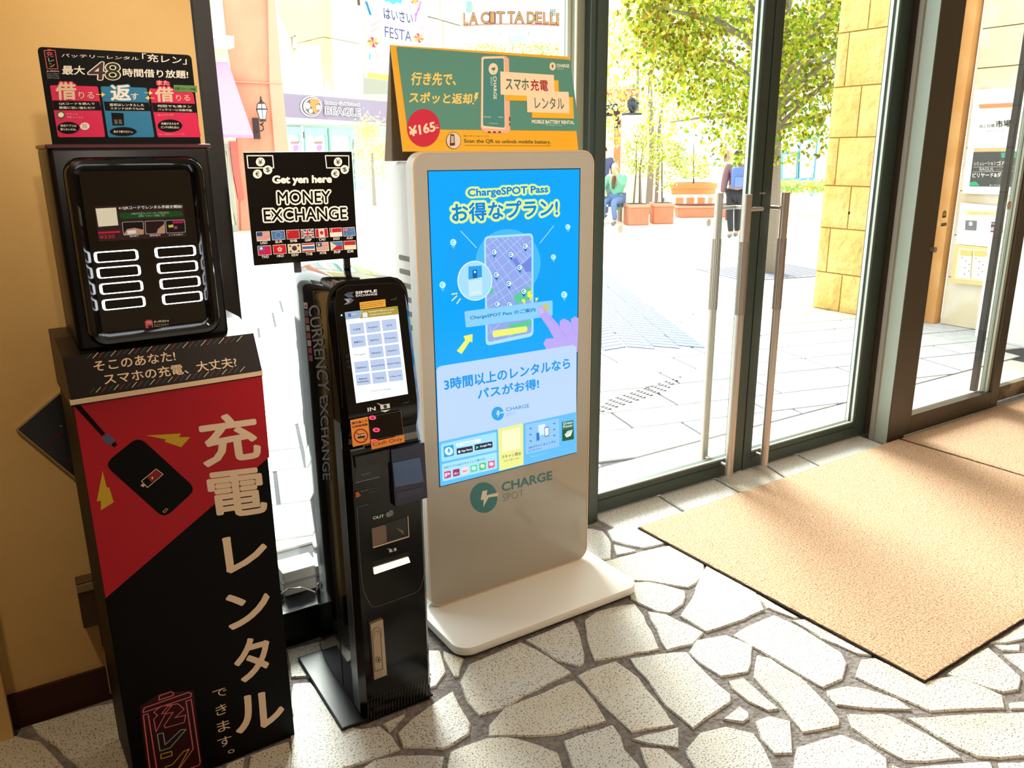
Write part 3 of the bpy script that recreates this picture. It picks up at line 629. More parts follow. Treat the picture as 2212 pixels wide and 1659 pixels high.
for i in range(len(lv)-1):
    for k in range(5): fs.append((i*6+k, i*6+k+1, i*6+k+7, i*6+k+6))
fs += [tuple(range(6)), tuple(range((len(lv)-1)*6, len(lv)*6))]
fr = MB().add(vs, fs).build('front_panel', M_frontblk, ex, smooth=True)
fr.data.set_sharp_from_angle(angle=math.radians(22))
MB().prism([(-.2133, .0205, .02), (-.2133, .0665, .02), (-.2133, .0665, .86), (-.2133, .0205, .86)], (.002, 0, 0)).build('chamfer_sheen', mat('chamfer_reflection_grey', '70757c', .3, metal=.6), ex)  # the strip's grey stands in for bright reflections on the black chamfer
# slanted screen face
v = Vector((0, .0385, .22)); P = Print(ex, (-.2125, -.003, .895), U, v, base=.001); P.crop(580, 560, 4.608)
P.poly([(757, 528), (1283, 465), (1387, 1340), (872, 1433)], lit('eaf2fc', 1.35), 1, 'touch_screen')
P.poly([(757, 528), (935, 507), (905, 585), (766, 602)], lit('9fb3d0'), 2, 'touch_screen'); P.poly([(935, 507), (1283, 465), (1291, 548), (905, 590)], lit('b29a3a'), 2, 'touch_screen')
P.text('S', (792, 575), (818, 572), (790, 543), lit('1c3f80'), 3, .03, 'screen_text'); P.text('SIMPLE', (826, 556), (876, 550), (824, 542), lit('e8eef6'), 3, 0, 'screen_text')
P.poly([(933, 535), (980, 530), (984, 575), (938, 580)], lit('f8f4e8'), 3, 'touch_screen'); P.line([(957, 533), (961, 577)], .0004, lit('b29a3a'), 4, 'touch_screen'); P.line([(940, 525), (957, 532), (974, 521)], .0006, lit('f8f4e8'), 3, 'touch_screen')
P.text('Exchange ¥1,000 yen or more', (997, 535), (1250, 508), (994, 515), lit('f8f4e0'), 3, .01, 'screen_text'); P.text('and get your bonus now!', (1006, 565), (1222, 540), (1003, 545), lit('f8f4e0'), 3, .01, 'screen_text')
LG = [['日本語', 'English', '한국'], ['繁體中文', '简体中文', 'Français'], ['Português', 'Deutsch', 'Español'], ['Italiano', 'ภาษาไทย', 'Bahasa Melayu'], ['Bahasa\nIndonesia', 'Tagalog', 'Tiếng Việt']]
for r_ in range(5):
    for c_ in range(3):
        x = 800+c_*161+r_*15.8; y = 646-c_*19.5+r_*126
        q = [(x, y), (x+142, y-17), (x+156, y+92), (x+14, y+110)]
        if (r_, c_) != (2, 0): P.rpoly(q, .002, lit('b9c8e6', 1.1), 2, 'language_button')
        t = LG[r_][c_]; n = len(t.split('\n')); cx, cy = x+78, y+52
        for i, tt in enumerate(t.split('\n')):
            hw = min(9+len(tt)*(8.5 if ord(tt[0]) > 900 else 5), 66); yy = cy+8+(i-(n-1)/2)*28
            P.text(tt, (cx-hw, yy+hw*.12), (cx+hw, yy-hw*.12), (cx-hw-2, yy-17+hw*.12), lit('10182c' if (r_, c_) != (2, 0) else '3a4660'), 3, .012, 'screen_text')
P.text('Choose your language', (1022, 1328), (1214, 1300), (1020, 1305), lit('4c5870'), 3, 0, 'screen_text')
for q, cc in (([(750, 355), (790, 330), (852, 322), (828, 350), (852, 378), (795, 383)], '3c4c70'), ([(790, 330), (852, 322), (828, 350), (775, 356)], '6a7078'), ([(748, 395), (820, 390), (850, 408), (805, 445), (748, 452), (785, 425)], '8a8e92'), ([(795, 392), (850, 408), (805, 445), (770, 450), (812, 418)], '33477a')): P.poly(q, ink(cc), 1, 'company_logo')
SL = ink('d8dadc')
P.text('SIMPLE', (867, 347), (1078, 327), (864, 321), SL, 1, .03, 'company_logo'); P.text('EXCHANGE', (870, 374), (1081, 356), (867, 354), SL, 1, .02, 'company_logo')
P.poly([(903, 430), (1160, 398), (1166, 470), (912, 502)], ink('dfa437'), 1, 'yellow_notice')
for i in range(3): P.text(('Do not insert any items other than', 'bills. If you have any problems,', 'please contact this number.')[i], (918, 453+i*17), (1150, 424+i*17), (916, 442+i*17), ink('4a300c'), 2, .01, 'yellow_notice')
P.ell(728, 558, 14, 15, ink('26282c'), 1, 'camera_eye', inner=.6); P.ell(725, 557, 6, 7, mat('camera_led', 'ffffff', emit='ffffff', es=2), 2, 'camera_eye')
for y in (966, 1019, 1071): P.ell(783+(y-966)*.14, y, 13, 14, ink('3c3e44'), 1, 'sensor_ring', inner=.75)
P.line([(1215, 403), (1262, 398), (1270, 380)], .0007, ink('75787c'), 1, 'panel_line'); P.line([(1340, 1432), (1388, 1423), (1393, 1410)], .0007, ink('75787c'), 1, 'panel_line')
P.line([(735, 1480), (700, 900), (655, 460), (680, 320), (760, 262), (1240, 238), (1320, 265), (1368, 330), (1400, 520), (1500, 1420)], .0006, ink('2a2b33'), 1, 'panel_line')
P.text('IN', (988, 1515), (1064, 1502), (984, 1480), SL, 1, .03, 'slot_label')
def bill(P, pts, m, nm):
    (x, y), (x2, y2), (x3, y3) = pts
    for i in range(3):
        o = i*10; P.line([(x3-o*1.4+8, y3-o*.9+6), (x3-o*1.4, y3-o*.9), (x2-o*1.4, y2-o*.9)], .0007, m, 2, nm)
    P.poly([(x, y), (x2, y2), (x2+(x3-x), y2+(y3-y)), (x3, y3)][::-1], m, 2, nm)
bill(P, [(1115, 1495), (1208, 1478), (1108, 1452)], SL, 'slot_label'); P.ell(1160, 1466, 17, 20, ink('33353c'), 3, 'slot_label'); P.poly([(1110, 1508), (1210, 1495), (1160, 1522)], SL, 2, 'slot_label')
P.crop(580, 860, 4.366)
P.poly([(935, 175), (1245, 120), (1270, 340), (965, 400)], mat('slot_window', '010104', .1), 2, 'cash_slot'); P.line([(935, 175), (1245, 120), (1270, 340), (965, 400)], .0007, ink('8a6a64'), 3, 'cash_slot', True)
LR = mat('red_led', 'ff2040', emit='ff3a58', es=2.2)
for cx, cy in ((978, 184), (1014, 299), (992, 398)): P.ell(cx, cy, 33, 20 if cy < 390 else 12, LR, 4, 'slot_light', inner=.55); P.line([(cx-14, cy+2), (cx+14, cy-3)], .0006, LR, 4, 'slot_light')
P.poly([(768, 208), (933, 173), (958, 423), (793, 460)], ink('ec9344'), 3, 'orange_sticker'); DR = ink('8c1a10')
P.text('請勿插入卡', (785, 250), (930, 222), (782, 226), ink('5a1208'), 4, .02, 'orange_sticker'); P.text('它將被堵塞', (788, 284), (933, 256), (785, 262), ink('5a1208'), 4, .02, 'orange_sticker')
P.ell(869, 355, 68, 68, DR, 4, 'orange_sticker', inner=.84); P.poly([(835, 342), (903, 330), (908, 368), (840, 382)], ink('33221c'), 5, 'orange_sticker'); P.poly([(836, 350), (904, 338), (906, 348), (837, 360)], ink('f0e0d0'), 6, 'orange_sticker'); P.line([(822, 320), (910, 388)], .0012, DR, 7, 'orange_sticker')
P.poly([(963, 413), (1277, 347), (1280, 413), (970, 485)], ink('e88c3c'), 4, 'orange_sticker'); P.text('Cash Only', (985, 462), (1262, 408), (980, 418), ink('6a2410'), 5, 0, 'orange_sticker')
P.flush()
# receipt outlet and scanner, proud blocks on the middle of the front
P = Print(ex, (-.2125, 0, .60), U, Z, base=.0005); P.crop(580, 860, 4.366)
def q3(P, pts): return [P.q(*p) for p in pts]
def local(P, pts, y): return [(p.x-.2125, y, p.y+.60) for p in q3(P, pts)]
sc_ = MB().prism(local(P, [(1128, 470), (1448, 402), (1478, 922), (1170, 1008)], -.016), (0, .04, 0)).build('scanner_housing', mat('navy_plastic', '14163a', .3), ex, .002)
MB().prism(local(P, [(1143, 592), (1400, 540), (1436, 768), (1167, 820)], -.0175), (0, .003, 0)).build('scanner_window', mat('scanner_blue', '1c3f78', .08, spec=.6), sc_)
MB().prism(local(P, [(1178, 872), (1430, 815), (1437, 866), (1186, 932)], -.0175), (0, .003, 0)).build('scanner_lip', mat('scanner_lilac', '35324a', .4), sc_)
rc = MB().prism(local(P, [(802, 548), (1130, 470), (1128, 590), (815, 655)], -.010), (0, .03, 0)).build('receipt_hood', mat('olive_black', '1c1b16', .45), ex)
ro = MB().prism(local(P, [(815, 657), (1050, 605), (1048, 742), (815, 802)], -.0028), (0, .012, 0)).build('receipt_slot', mat('receipt_black', '0a090c', .3), ex)
P2 = Print(ex, (-.2125, -.0028, .60), U, Z, base=.0005); P2.crop(580, 860, 4.366)
P2.text('RECEIPT', (884, 730), (958, 714), (882, 716), ink('8a8a90'), 1, 0, 'receipt_lettering'); P2.line([(815, 800), (1045, 742)], .001, ink('b0a89c'), 1, 'receipt_lettering')
P2.poly([(818, 885), (840, 880), (870, 912), (860, 928), (822, 938)], ink('b5602c'), 1, 'orange_tab'); P2.text('領収書レシート', (868, 885), (1025, 850), (866, 876), ink('8a8a90'), 1, 0, 'receipt_lettering'); P2.text('お取りください', (955, 893), (1010, 880), (954, 885), ink('8a8a90'), 1, 0, 'receipt_lettering')
P2.flush()
P = Print(ex, (-.2125, 0, 0), U, Z, base=.0006); P.crop(740, 1080, 6.914)
P.line([(222, 103), (388, 60)], .0006, ink('8a8a90'), 1, 'panel_line'); P.line([(215, 110), (240, 560), (265, 960), (292, 1240), (325, 1390), (370, 1480), (405, 1550), (440, 1588), (480, 1595), (530, 1588), (1085, 1385), (1135, 1345), (1165, 1300), (1205, 1160), (1240, 960), (1232, 500), (1215, 0)], .0007, ink('8e8782'), 1, 'panel_line')
P.text('OUT', (455, 290), (618, 255), (452, 250), SL, 1, .03, 'slot_label')
for cx, cy in ((718, 200), (722, 188), (682, 216)): P.ell(cx, cy, 36, 38, ink('9a9c9e'), 1 if cx > 700 else 2, 'slot_label')
P.ell(682, 218, 24, 26, ink('50545a'), 3, 'slot_label', inner=.7)
bill(P, [(700, 783), (805, 752), (692, 742)], SL, 'slot_label'); P.ell(750, 742, 19, 24, ink('33353c'), 3, 'slot_label')
P.flush()
def loc0(P, pts, y): return [(p.x-.2125, y, p.y) for p in q3(P, pts)]
cw = MB().prism(loc0(P, [(430, 425), (970, 240), (985, 540), (450, 705)], -.0008), (0, .002, 0)).build('coin_outlet', mat('outlet_black', '030203', .2), ex)
MB().prism(loc0(P, [(432, 425), (620, 372), (648, 395), (660, 622), (450, 700)], -.0012), (0, .001, 0)).build('coin_cup', mat('coin_cup_beige', '7c6455', .45), cw)
MB().prism(loc0(P, [(450, 700), (985, 535), (985, 546), (450, 712)], -.004), (0, .004, 0)).prism(loc0(P, [(962, 238), (972, 235), (987, 540), (978, 545)], -.004), (0, .004, 0)).build('outlet_rim', mat('outlet_rim', 'd8c4ac', .3), cw)
MB().prism(loc0(P, [(795, 415), (908, 460), (908, 515)], -.0013), (0, .001, 0)).build('coin_flap', mat('coin_cup_beige', '7c6455', .45), cw)
bs = MB().prism(loc0(P, [(448, 915), (990, 765), (1012, 930), (455, 1105)], -.0008), (0, .002, 0)).build('bill_outlet', mat('outlet_black', '030203', .2), ex)
MB().prism(loc0(P, [(455, 1008), (972, 845), (998, 918), (465, 1098)], -.006), (0, .006, 0)).build('lit_bill_tray', mat('tray_light', 'fff6e0', .3, emit='fff0c8', es=1.3), bs)
P.crop(580, 1200, 3.95)
lk = MB().prism(loc0(P, [(853, 572), (962, 528), (996, 1000), (890, 1042)], -.013), (0, .013, 0)).build('lock_plate', mat('lock_steel', 'c2ab93', .3, metal=.75), ex, .001)
P3 = Print(ex, (-.2125, -.013, 0), U, Z, base=.0003); P3.crop(580, 1200, 3.95); DK = ink('3a2d26')
P3.line([(888, 690), (908, 992), (975, 968), (955, 670)], .0012, DK, 1, 'lock_outline'); P3.line([(888, 700), (882, 655), (905, 620), (935, 612), (960, 635), (963, 680)], .001, DK, 1, 'lock_outline'); P3.line([(905, 690), (902, 655), (940, 640), (942, 672)], .0008, DK, 1, 'lock_outline')
P3.ell(937, 888, 24, 25, DK, 1, 'keyhole', inner=.82); P3.poly([(930, 885), (940, 875), (948, 890), (935, 903)], DK, 2, 'keyhole'); P3.flush()
P = Print(ex, (-.2125, 0, 0), U, Z, base=.0006); P.crop(580, 1200, 3.95); vm = ink('5c5452'); vb = ink('000000')
for i in range(21):
    t = i/20
    for (xa, ya, yb), (xc, yc, yd) in (((855, 1225, 1242), (1385, 1006, 1022)), ((852, 1258, 1305), (1380, 1040, 1080)), ((850, 1330, 1415), (1372, 1105, 1188))):
        x = xa+(xc-xa)*t; y0 = ya+(yc-ya)*t; y1 = yb+(yd-yb)*t
        P.line([(x-4, y0), (x-4, y1)], .0022, vb, 1, 'vent_grille'); P.line([(x, y0), (x, y1)], .0007, vm, 2, 'vent_grille')
P.flush()
# side lettering (reads downwards)
P = Print(ex, (-.2125, .455, 0), (0, -1, 0), (0, 0, 1), base=.0012); P.c = (0, 0, 1); SG = ink('8d8f9e')
P.text('CURRENCY', (667, 662), (690, 842), (690, 657), SG, 1, .012, 'side_lettering'); P.text('EXCHANGE', (692, 858), (699, 1036), (709, 853), SG, 1, .012, 'side_lettering')
for i, cc in enumerate(('e8e4e0', '1a2444', 'a02c34', 'b8b0b0', 'b01c2c', 'd8d0cc', 'b01c2c', 'a01c2c')):
    x, y = 657+i*1.6, 653+i*16.2; P.poly([(x, y), (x+8, y+1), (x+8.7, y+14), (x+.9, y+13)], ink(cc), 1, 'currency_flag')
P.ell(662, 661, 2, 3, ink('a02020'), 2, 'currency_flag'); P.flush()
# sign on top of the machine
sg = tag(empty('money_exchange_sign', (.87, 1.81, 0), math.radians(-.64)), 'square black money exchange sign with rows of flags above the slim machine', 'sign')
box('sign_board', -.3255, -.0515, .250, .256, 1.232, 1.5045, mat('sign_black', '060304', .25, spec=.25), sg, .0008)
for x in (-.222, -.088): box('sign_post', x, x+.017, .257, .268, 1.2045, 1.40, mat('post_black', '050507', .3), sg, .001)
P = Print(sg, (-.3255, .250, 1.232), U, Z, base=.0006); P.crop(500, 300, 5.183); W2 = ink('fbf6ee')
for dx, s in ((0, 1.), (878, .92)):
    P.begin()
    q = [(172+dx, 188), (460+dx-(26 if dx else 0), 188 if not dx else 190), (472+dx-(36 if dx else 0), 325), (186+dx, 325)]; P.line(q, .0026, W2, 1, 'currency_icon', True)
    for cx, cy, t in ((323, 258, '¥'), (405, 348, '$'), (290, 393, '€')):
        cx = 172+dx+(cx-172)*s+(2 if dx else 0); P.ell(cx, cy-(5 if dx and cy > 300 else 0), 51*s, 50, W2, 2, 'currency_icon'); P.text(t, (cx-22, cy+27-(5 if dx and cy > 300 else 0)), (cx+22, cy+27-(5 if dx and cy > 300 else 0)), (cx-23, cy-28), ink('14100f'), 3, .01, 'currency_icon')
P.end()
P.text('Get yen here', (462, 522), (1118, 512), (458, 415), W2, 1, .05)
SB = mat('ink_signblack', '060304', .3, spec=.15)
P.text('MONEY', (520, 728), (1108, 712), (512, 592), SB, 3, .012, edge=(W2, .105)); P.text('EXCHANGE', (368, 925), (1290, 895), (356, 790), SB, 3, .012, edge=(W2, .105))
FW = ['USD', 'EUR', 'RMB', 'GBP', 'CAD', 'SGD', 'AUD', 'TWD', 'HKD', 'KRW', 'THB', 'MYR', 'PHP', 'IDR']
def flag(P, c, x, y, w_, h_, k=2):
    R = ink('c81430'); Wf = ink('f4eee4'); B = ink('4a78b8'); D = ink('2a4a86'); Y = ink('e6d060')
    def pt(a, b): return (x+a*w_+b*h_*.10, y+b*h_-a*w_*.06)
    def rc(a0, b0, a1, b1, m, kk=0): P.poly([pt(a0, b0), pt(a1, b0), pt(a1, b1), pt(a0, b1)], m, k+1+kk, 'currency_flag')
    P.poly([pt(-.03, -.05), pt(1.03, -.05), pt(1.03, 1.05), pt(-.03, 1.05)], W2, k, 'currency_flag')
    if c in ('USD', 'MYR'):
        for i in range(0, 7): rc(0, i/7, 1, (i+.5)/7, R)
        rc(0, 0, .45, .5, D, 1); 
        if c == 'MYR': P.ell(*pt(.2, .25), 13, 13, Y, k+3, 'currency_flag')
    elif c == 'EUR':
        rc(0, 0, 1, 1, B)
        for i in range(12): P.ell(*pt(.5+.24*math.cos(i*math.pi/6), .5+.36*math.sin(i*math.pi/6)), 3.4, 3.4, Wf, k+2, 'currency_flag')
    elif c == 'RMB': rc(0, 0, 1, 1, ink('c01028')); P.ell(*pt(.12, .2), 5, 5, Y, k+2, 'currency_flag')
    elif c == 'GBP':
        rc(0, 0, 1, 1, D)
        for a in (((0, 0), (1, 1)), ((0, 1), (1, 0))): P.line([pt(*a[0]), pt(*a[1])], .0030, Wf, k+2, 'currency_flag'); P.line([pt(*a[0]), pt(*a[1])], .0009, R, k+3, 'currency_flag')
        rc(.40, 0, .60, 1, Wf, 3); rc(0, .34, 1, .66, Wf, 3); rc(.45, 0, .55, 1, R, 4); rc(0, .42, 1, .58, R, 4)
    elif c == 'CAD': rc(0, 0, .26, 1, R); rc(.26, 0, .74, 1, Wf); rc(.74, 0, 1, 1, R); P.poly([pt(.5, .12), pt(.57, .32), pt(.68, .28), pt(.62, .52), pt(.66, .62), pt(.52, .68), pt(.52, .85), pt(.48, .85), pt(.48, .68), pt(.34, .62), pt(.38, .52), pt(.32, .28), pt(.43, .32)], R, k+2, 'currency_flag')
    elif c == 'SGD': rc(0, 0, 1, .5, R); rc(0, .5, 1, 1, Wf); P.ell(*pt(.2, .26), 12, 18, Wf, k+2, 'currency_flag'); P.ell(*pt(.25, .26), 11, 17, R, k+3, 'currency_flag')
    elif c == 'AUD':
        rc(0, 0, 1, 1, B); rc(0, 0, .48, .5, D, 1); P.line([pt(0, 0), pt(.48, .5)], .0012, ink('d890a0'), k+3, 'currency_flag'); P.line([pt(0, .5), pt(.48, 0)], .0012, ink('d890a0'), k+3, 'currency_flag'); rc(.2, 0, .28, .5, ink('d890a0'), 3); rc(0, .2, .48, .3, ink('d890a0'), 3)
        for a, b in ((.24, .75), (.75, .15), (.65, .45), (.87, .4), (.75, .8)): P.ell(*pt(a, b), 4, 4, Wf, k+3, 'currency_flag')
    elif c == 'TWD': rc(0, 0, 1, 1, ink('d01058')); rc(0, 0, .5, .5, ink('5a6cb4'), 1); P.ell(*pt(.25, .25), 16, 16, Wf, k+3, 'currency_flag')
    elif c == 'HKD':
        rc(0, 0, 1, 1, ink('d8142c'))
        for i in range(5): P.ell(*pt(.5+.13*math.sin(i*1.2566), .5-.19*math.cos(i*1.2566)), 10, 11, ink('f0d0c0'), k+2, 'currency_flag')
    elif c == 'KRW': rc(0, 0, 1, 1, ink('eee0c0')); P.ell(*pt(.5, .45), 28, 28, ink('8c1c2c'), k+2, 'currency_flag'); P.ell(*pt(.5, .55), 26, 18, ink('203058'), k+3, 'currency_flag'); [rc(a, b, a+.13, b+.2, ink('3c3430'), 2) for a, b in ((.1, .08), (.77, .08), (.1, .72), (.77, .72))]
    elif c == 'THB': rc(0, 0, 1, .17, R); rc(0, .17, 1, .34, Wf); rc(0, .34, 1, .66, ink('4070b0')); rc(0, .66, 1, .83, Wf); rc(0, .83, 1, 1, R)
    elif c == 'PHP': rc(0, 0, 1, .5, ink('5080c0')); rc(0, .5, 1, 1, R); P.poly([pt(0, 0), pt(.5, .5), pt(0, 1)], ink('f0e8c8'), k+2, 'currency_flag'); P.ell(*pt(.17, .5), 8, 8, Y, k+3, 'currency_flag')
    elif c == 'IDR': rc(0, 0, 1, .5, R); rc(0, .5, 1, 1, ink('f4ecd0'))
X1 = [(278, 1045), (448, 1034), (615, 1026), (778, 1018), (937, 1012), (1098, 1004), (1247, 998)]; X2 = [(293, 1204), (464, 1192), (630, 1184), (788, 1174), (948, 1164), (1107, 1156), (1257, 1148)]
for i, (x, y) in enumerate(X1+X2):
    w_ = 142-(i % 7)*2.6; h_ = 97-(i % 7)*1.3; P.begin(); flag(P, FW[i], x, y, w_, h_); P.end()
    P.text(FW[i], (x+w_*.32, y+h_+37), (x+w_*.87, y+h_+32), (x+w_*.31, y+h_+10), W2, 2, .02)
P.flush()

# ================================================================== CHARGING KIOSK WITH LARGE SCREEN
M_white = mat('shaded_white_lacquer', 'a8a196', .10, spec=.5)  # white greyed down: the shade on the kiosk front is in this colour
M_whites = mat('white_metal', 'e8e4de', .35, spec=.4)
cs = empty('charging_kiosk', (1.066, 2.174, 0), math.radians(.44))
tag(cs, 'white charging kiosk with a large blue advertising screen', 'kiosk')
bp = MB().prism([(a, b, .008) for a, b in rrect(-.055, .675, -.262, .225, .055, 6)], (0, 0, .028)).build('base_plate', M_whites, cs, .003, smooth=True)
MB().prism([(a, b, .0) for a, b in rrect(-.03, .65, -.235, .2, .05, 4)], (0, 0, .01)).build('base_foot', mat('foot_black', '151210', .6), cs)
out = rrect(-.020, .637, .037, 1.503, .045, 7)
MB().prism([(a, 0, b) for a, b in out], (0, .043, 0)).build('panel_body', M_whites, cs, smooth=True)
rim_i = rrect(-.016, .633, .041, 1.499, .041, 7); n = len(out)
MB().add([(a, -.002, b) for a, b in out]+[(a, -.002, b) for a, b in rim_i]+[(a, .0, b) for a, b in out]+[(a, .0, b) for a, b in rim_i],
         [f for i in range(n) for j in ((i+1) % n,) for f in ((i, j, j+n, i+n), (i, i+2*n, j+2*n, j), (i+n, j+n, j+3*n, i+3*n))]).build('panel_rim', mat('champagne_rim', 'd8b99c', .25, metal=.2), cs)
MB().prism([(a, -.0008, b) for a, b in rim_i], (0, .001, 0)).build('front_glass', M_white, cs)
rb = box('battery_cabinet', -.005, .60, .043, .186, .60, 1.475, M_whites, cs, .012, 3, True)
box('cabinet_post', .06, .54, .043, .13, .036, .60, M_whites, cs, .006)
for z in (1.19, 1.148, 1.106, 1.064, 1.02, .978):
    MB().prism([(-.0056, a, b) for a, b in rrect(.06, .15, z-.008, z+.008, .0079, 4)], (.004, 0, 0)).build('vent_slot', mat('vent_grey', '77736c', .6), rb)
P = Print(cs, (0, -.0008, 0), U, Z, base=.0005, step=.0002); P.crop(900, 350, 4.366)
S = lambda c, s=1.12: lit(c, s)
P.c = (0, 0, 1); P.poly([(922.8, 368.2), (1253.6, 363.4), (1244.6, 978), (948.9, 1052.6)], ink('10121c'), 1, 'screen_frame')
P.poly([(924.6, 370), (1251.8, 365.4), (1243, 976.2), (950.4, 1049.8)], S('0aa2fb'), 2, 'display'); P.crop(900, 350, 4.366)
for r_, cc in ((640, '06a0fa'), (525, '129fee'), (300, '48b6ee')):
    P.ell(840 if r_ > 300 else 868, 1010 if r_ > 300 else 955, r_, r_*1.08, S(cc), 2.4+ (640-r_)/600, 'display') if r_ < 600 else None
P.rpoly([(632, 700), (1098, 670), (1100, 1640), (650, 1735)], .018, S('a9dcf8'), 4, 'printed_phone'); P.rpoly([(650, 720), (1080, 692), (1082, 1610), (668, 1700)], .012, S('8fa6e6'), 5, 'printed_phone')
for a, b in (((650, 800), (760, 720)), ((650, 900), (860, 722)), ((655, 1010), (1000, 700)), ((660, 1120), (1080, 740)), ((662, 1230), (1082, 870)), ((665, 1300), (1082, 1010)), ((668, 1370), (1082, 1100)), ((800, 1700), (1082, 1480)), ((668, 1620), (780, 1530)), ((690, 720), (1082, 1200)), ((740, 715), (1082, 1120)), ((800, 710), (1080, 1020)), ((850, 708), (1080, 950)), ((900, 705), (1080, 900)), ((955, 700), (1080, 830)), ((650, 780), (1000, 1280)), ((652, 860), (940, 1330)), ((655, 980), (860, 1360)), ((660, 1080), (760, 1280)), ((680, 1540), (740, 1690))):
    P.line([a, b], .0011, S('c3dcf6'), 6, 'screen_map')
P.poly([(905, 1270), (1050, 1165), (1078, 1195), (1080, 1290), (940, 1340)], S('5cc49c'), 7, 'screen_map'); P.poly([(860, 1530), (1080, 1485), (1080, 1540), (900, 1640)], S('5cc49c'), 7, 'screen_map'); P.poly([(682, 1240), (700, 1170), (730, 1215), (700, 1245)], S('5cc49c'), 7, 'screen_map'); P.poly([(890, 920), (935, 900), (975, 965), (940, 985)], S('6f86dc'), 7, 'screen_map'); P.poly([(990, 970), (1080, 885), (1080, 1030), (1030, 1040)], S('6f86dc'), 7, 'screen_map')
def pin(cx, cy, r_=27, col='0c6fb8', body='e8f6ff'):
    P.begin()
    P.poly([(cx-r_*.95, cy+r_*.4), (cx+r_*.95, cy+r_*.35), (cx+4, cy+r_*2.1)], S(col), 8, 'map_pin'); P.ell(cx, cy, r_, r_*1.12, S(col), 8, 'map_pin'); P.ell(cx, cy, r_*.85, r_*.95, S(body), 9, 'map_pin')
    P.ell(cx-2, cy, r_*.5, r_*.55, S(col), 10, 'map_pin', inner=.45); P.poly([(cx+3, cy-r_*.22), (cx+r_*.9, cy-r_*.24), (cx+r_*.9, cy+r_*.2), (cx+3, cy+r_*.22)], S(body), 11, 'map_pin'); P.end()
for x, y in ((727, 848), (886, 872), (1021, 792), (968, 993), (748, 1062), (866, 1145), (1006, 1218), (755, 1338), (870, 1345)): pin(x, y)
for x, y, r_ in ((342, 757, 31), (241, 1158, 31), (1422, 612, 25), (1286, 895, 25), (1388, 1250, 30)): pin(x, y, r_, '58c2f2', 'd4f0ff')
P.line([(415, 652), (562, 808)], .0022, S('b4e4fc'), 5, 'display'); P.line([(1290, 602), (1162, 762)], .0022, S('b4e4fc'), 5, 'display')
P.ell(548, 1120, 163, 190, S('d2f0fa'), 9, 'display'); P.ell(548, 1120, 154, 180, S('a3d8f6'), 10, 'display'); P.poly([(484, 985), (610, 975), (612, 1085), (485, 1108)], S('2c9de0'), 11, 'display'); P.poly([(485, 1108), (612, 1085), (616, 1250), (490, 1270)], S('c2e4f8'), 11, 'display'); P.poly([(522, 1018), (565, 1014), (567, 1092), (525, 1098)], S('0c62a8'), 12, 'display'); P.ell(545, 1036, 10, 11, S('d8f0ff'), 13, 'display')
P.text('ChargeSPOT Passの', (497, 1118), (590, 1106), (496, 1108), S('1b4a78'), 12, 0, 'display_text'); P.line([(508, 1238), (598, 1222)], .0022, S('e8f0d8'), 12, 'display')
for a, b in (((330, 1245), (378, 1238)), ((332, 1305), (375, 1262)), ((378, 1332), (408, 1290))): P.line([a, b], .004, S('d8ecaa'), 8, 'display')
YL = S('e6ee70')
P.poly([(440, 1640), (525, 1622), (522, 1700), (500, 1690), (420, 1810), (375, 1780), (455, 1680)], YL, 8, 'display')
P.rpoly([(712, 1590), (1040, 1545), (1042, 1600), (716, 1655)], .008, YL, 8, 'display'); P.line([(855, 1590), (855, 1578), (870, 1576)], .001, WHT, 9, 'display'); P.line([(885, 1574), (900, 1572), (900, 1584)], .001, WHT, 9, 'display'); P.line([(900, 1612), (900, 1625), (886, 1627)], .001, WHT, 9, 'display'); P.line([(870, 1630), (855, 1632), (855, 1620)], .001, WHT, 9, 'display')
P.rpoly([(447, 1407), (1277, 1303), (1278, 1450), (460, 1560)], .006, S('8accf2'), 11, 'display'); P.text('ChargeSPOT Pass のご案内', (500, 1492), (1115, 1415), (498, 1448), S('1272b8'), 12, .02, 'display_text')
for q in ([(1040, 1225), (1078, 1208), (1070, 1240), (1085, 1248), (1065, 1320), (1062, 1275), (1040, 1270)], [(985, 1298), (1010, 1288), (1022, 1310), (1012, 1345), (1005, 1320), (990, 1318)], [(1112, 1285), (1142, 1275), (1135, 1300), (1115, 1322), (1120, 1300)]): P.poly(q, S('f4ee3c'), 12, 'display')
P.ell(1208, 1378, 36, 40, S('c9c46c'), 12, 'display'); LV = S('b8a4f0')
P.poly([(1140, 1372), (1160, 1358), (1190, 1366), (1250, 1440), (1330, 1530), (1370, 1600), (1345, 1560), (1345, 1500), (1380, 1475), (1420, 1490), (1455, 1520), (1450, 1480), (1485, 1455), (1520, 1470), (1512, 1790), (1260, 1830), (1240, 1790), (1290, 1740), (1290, 1660), (1235, 1560), (1150, 1440)], LV, 13, 'printed_hand')
P.poly([(1190, 1710), (1215, 1665), (1290, 1660), (1300, 1780), (1240, 1800)], LV, 12.8, 'printed_hand'); P.rpoly([(1142, 1378), (1182, 1366), (1200, 1420), (1160, 1440)], .003, S('c6b2f6'), 14, 'printed_hand')
for a, b in (((1240, 1460), (1430, 1659)), ((1370, 1600), (1420, 1700)), ((1455, 1520), (1490, 1640))): P.line([a, b], .0006, S('8c78c8'), 14, 'printed_hand')
YG = S('d8ee84'); BT = S('0a84cc')
P.text('ChargeSPOT Pass', (482, 345), (1232, 305), (478, 255), BT, 14, .035, 'display_text', edge=[(YG, .24), (S('eef8f0'), .05)])
P.text('お得なプラン!', (335, 565), (1325, 505), (325, 395), BT, 14, .03, 'display_text', edge=[(YG, .16), (S('eef8f0'), .05)])
P.crop(900, 720, 4.147)
P.c = (900, 720, 4.147)
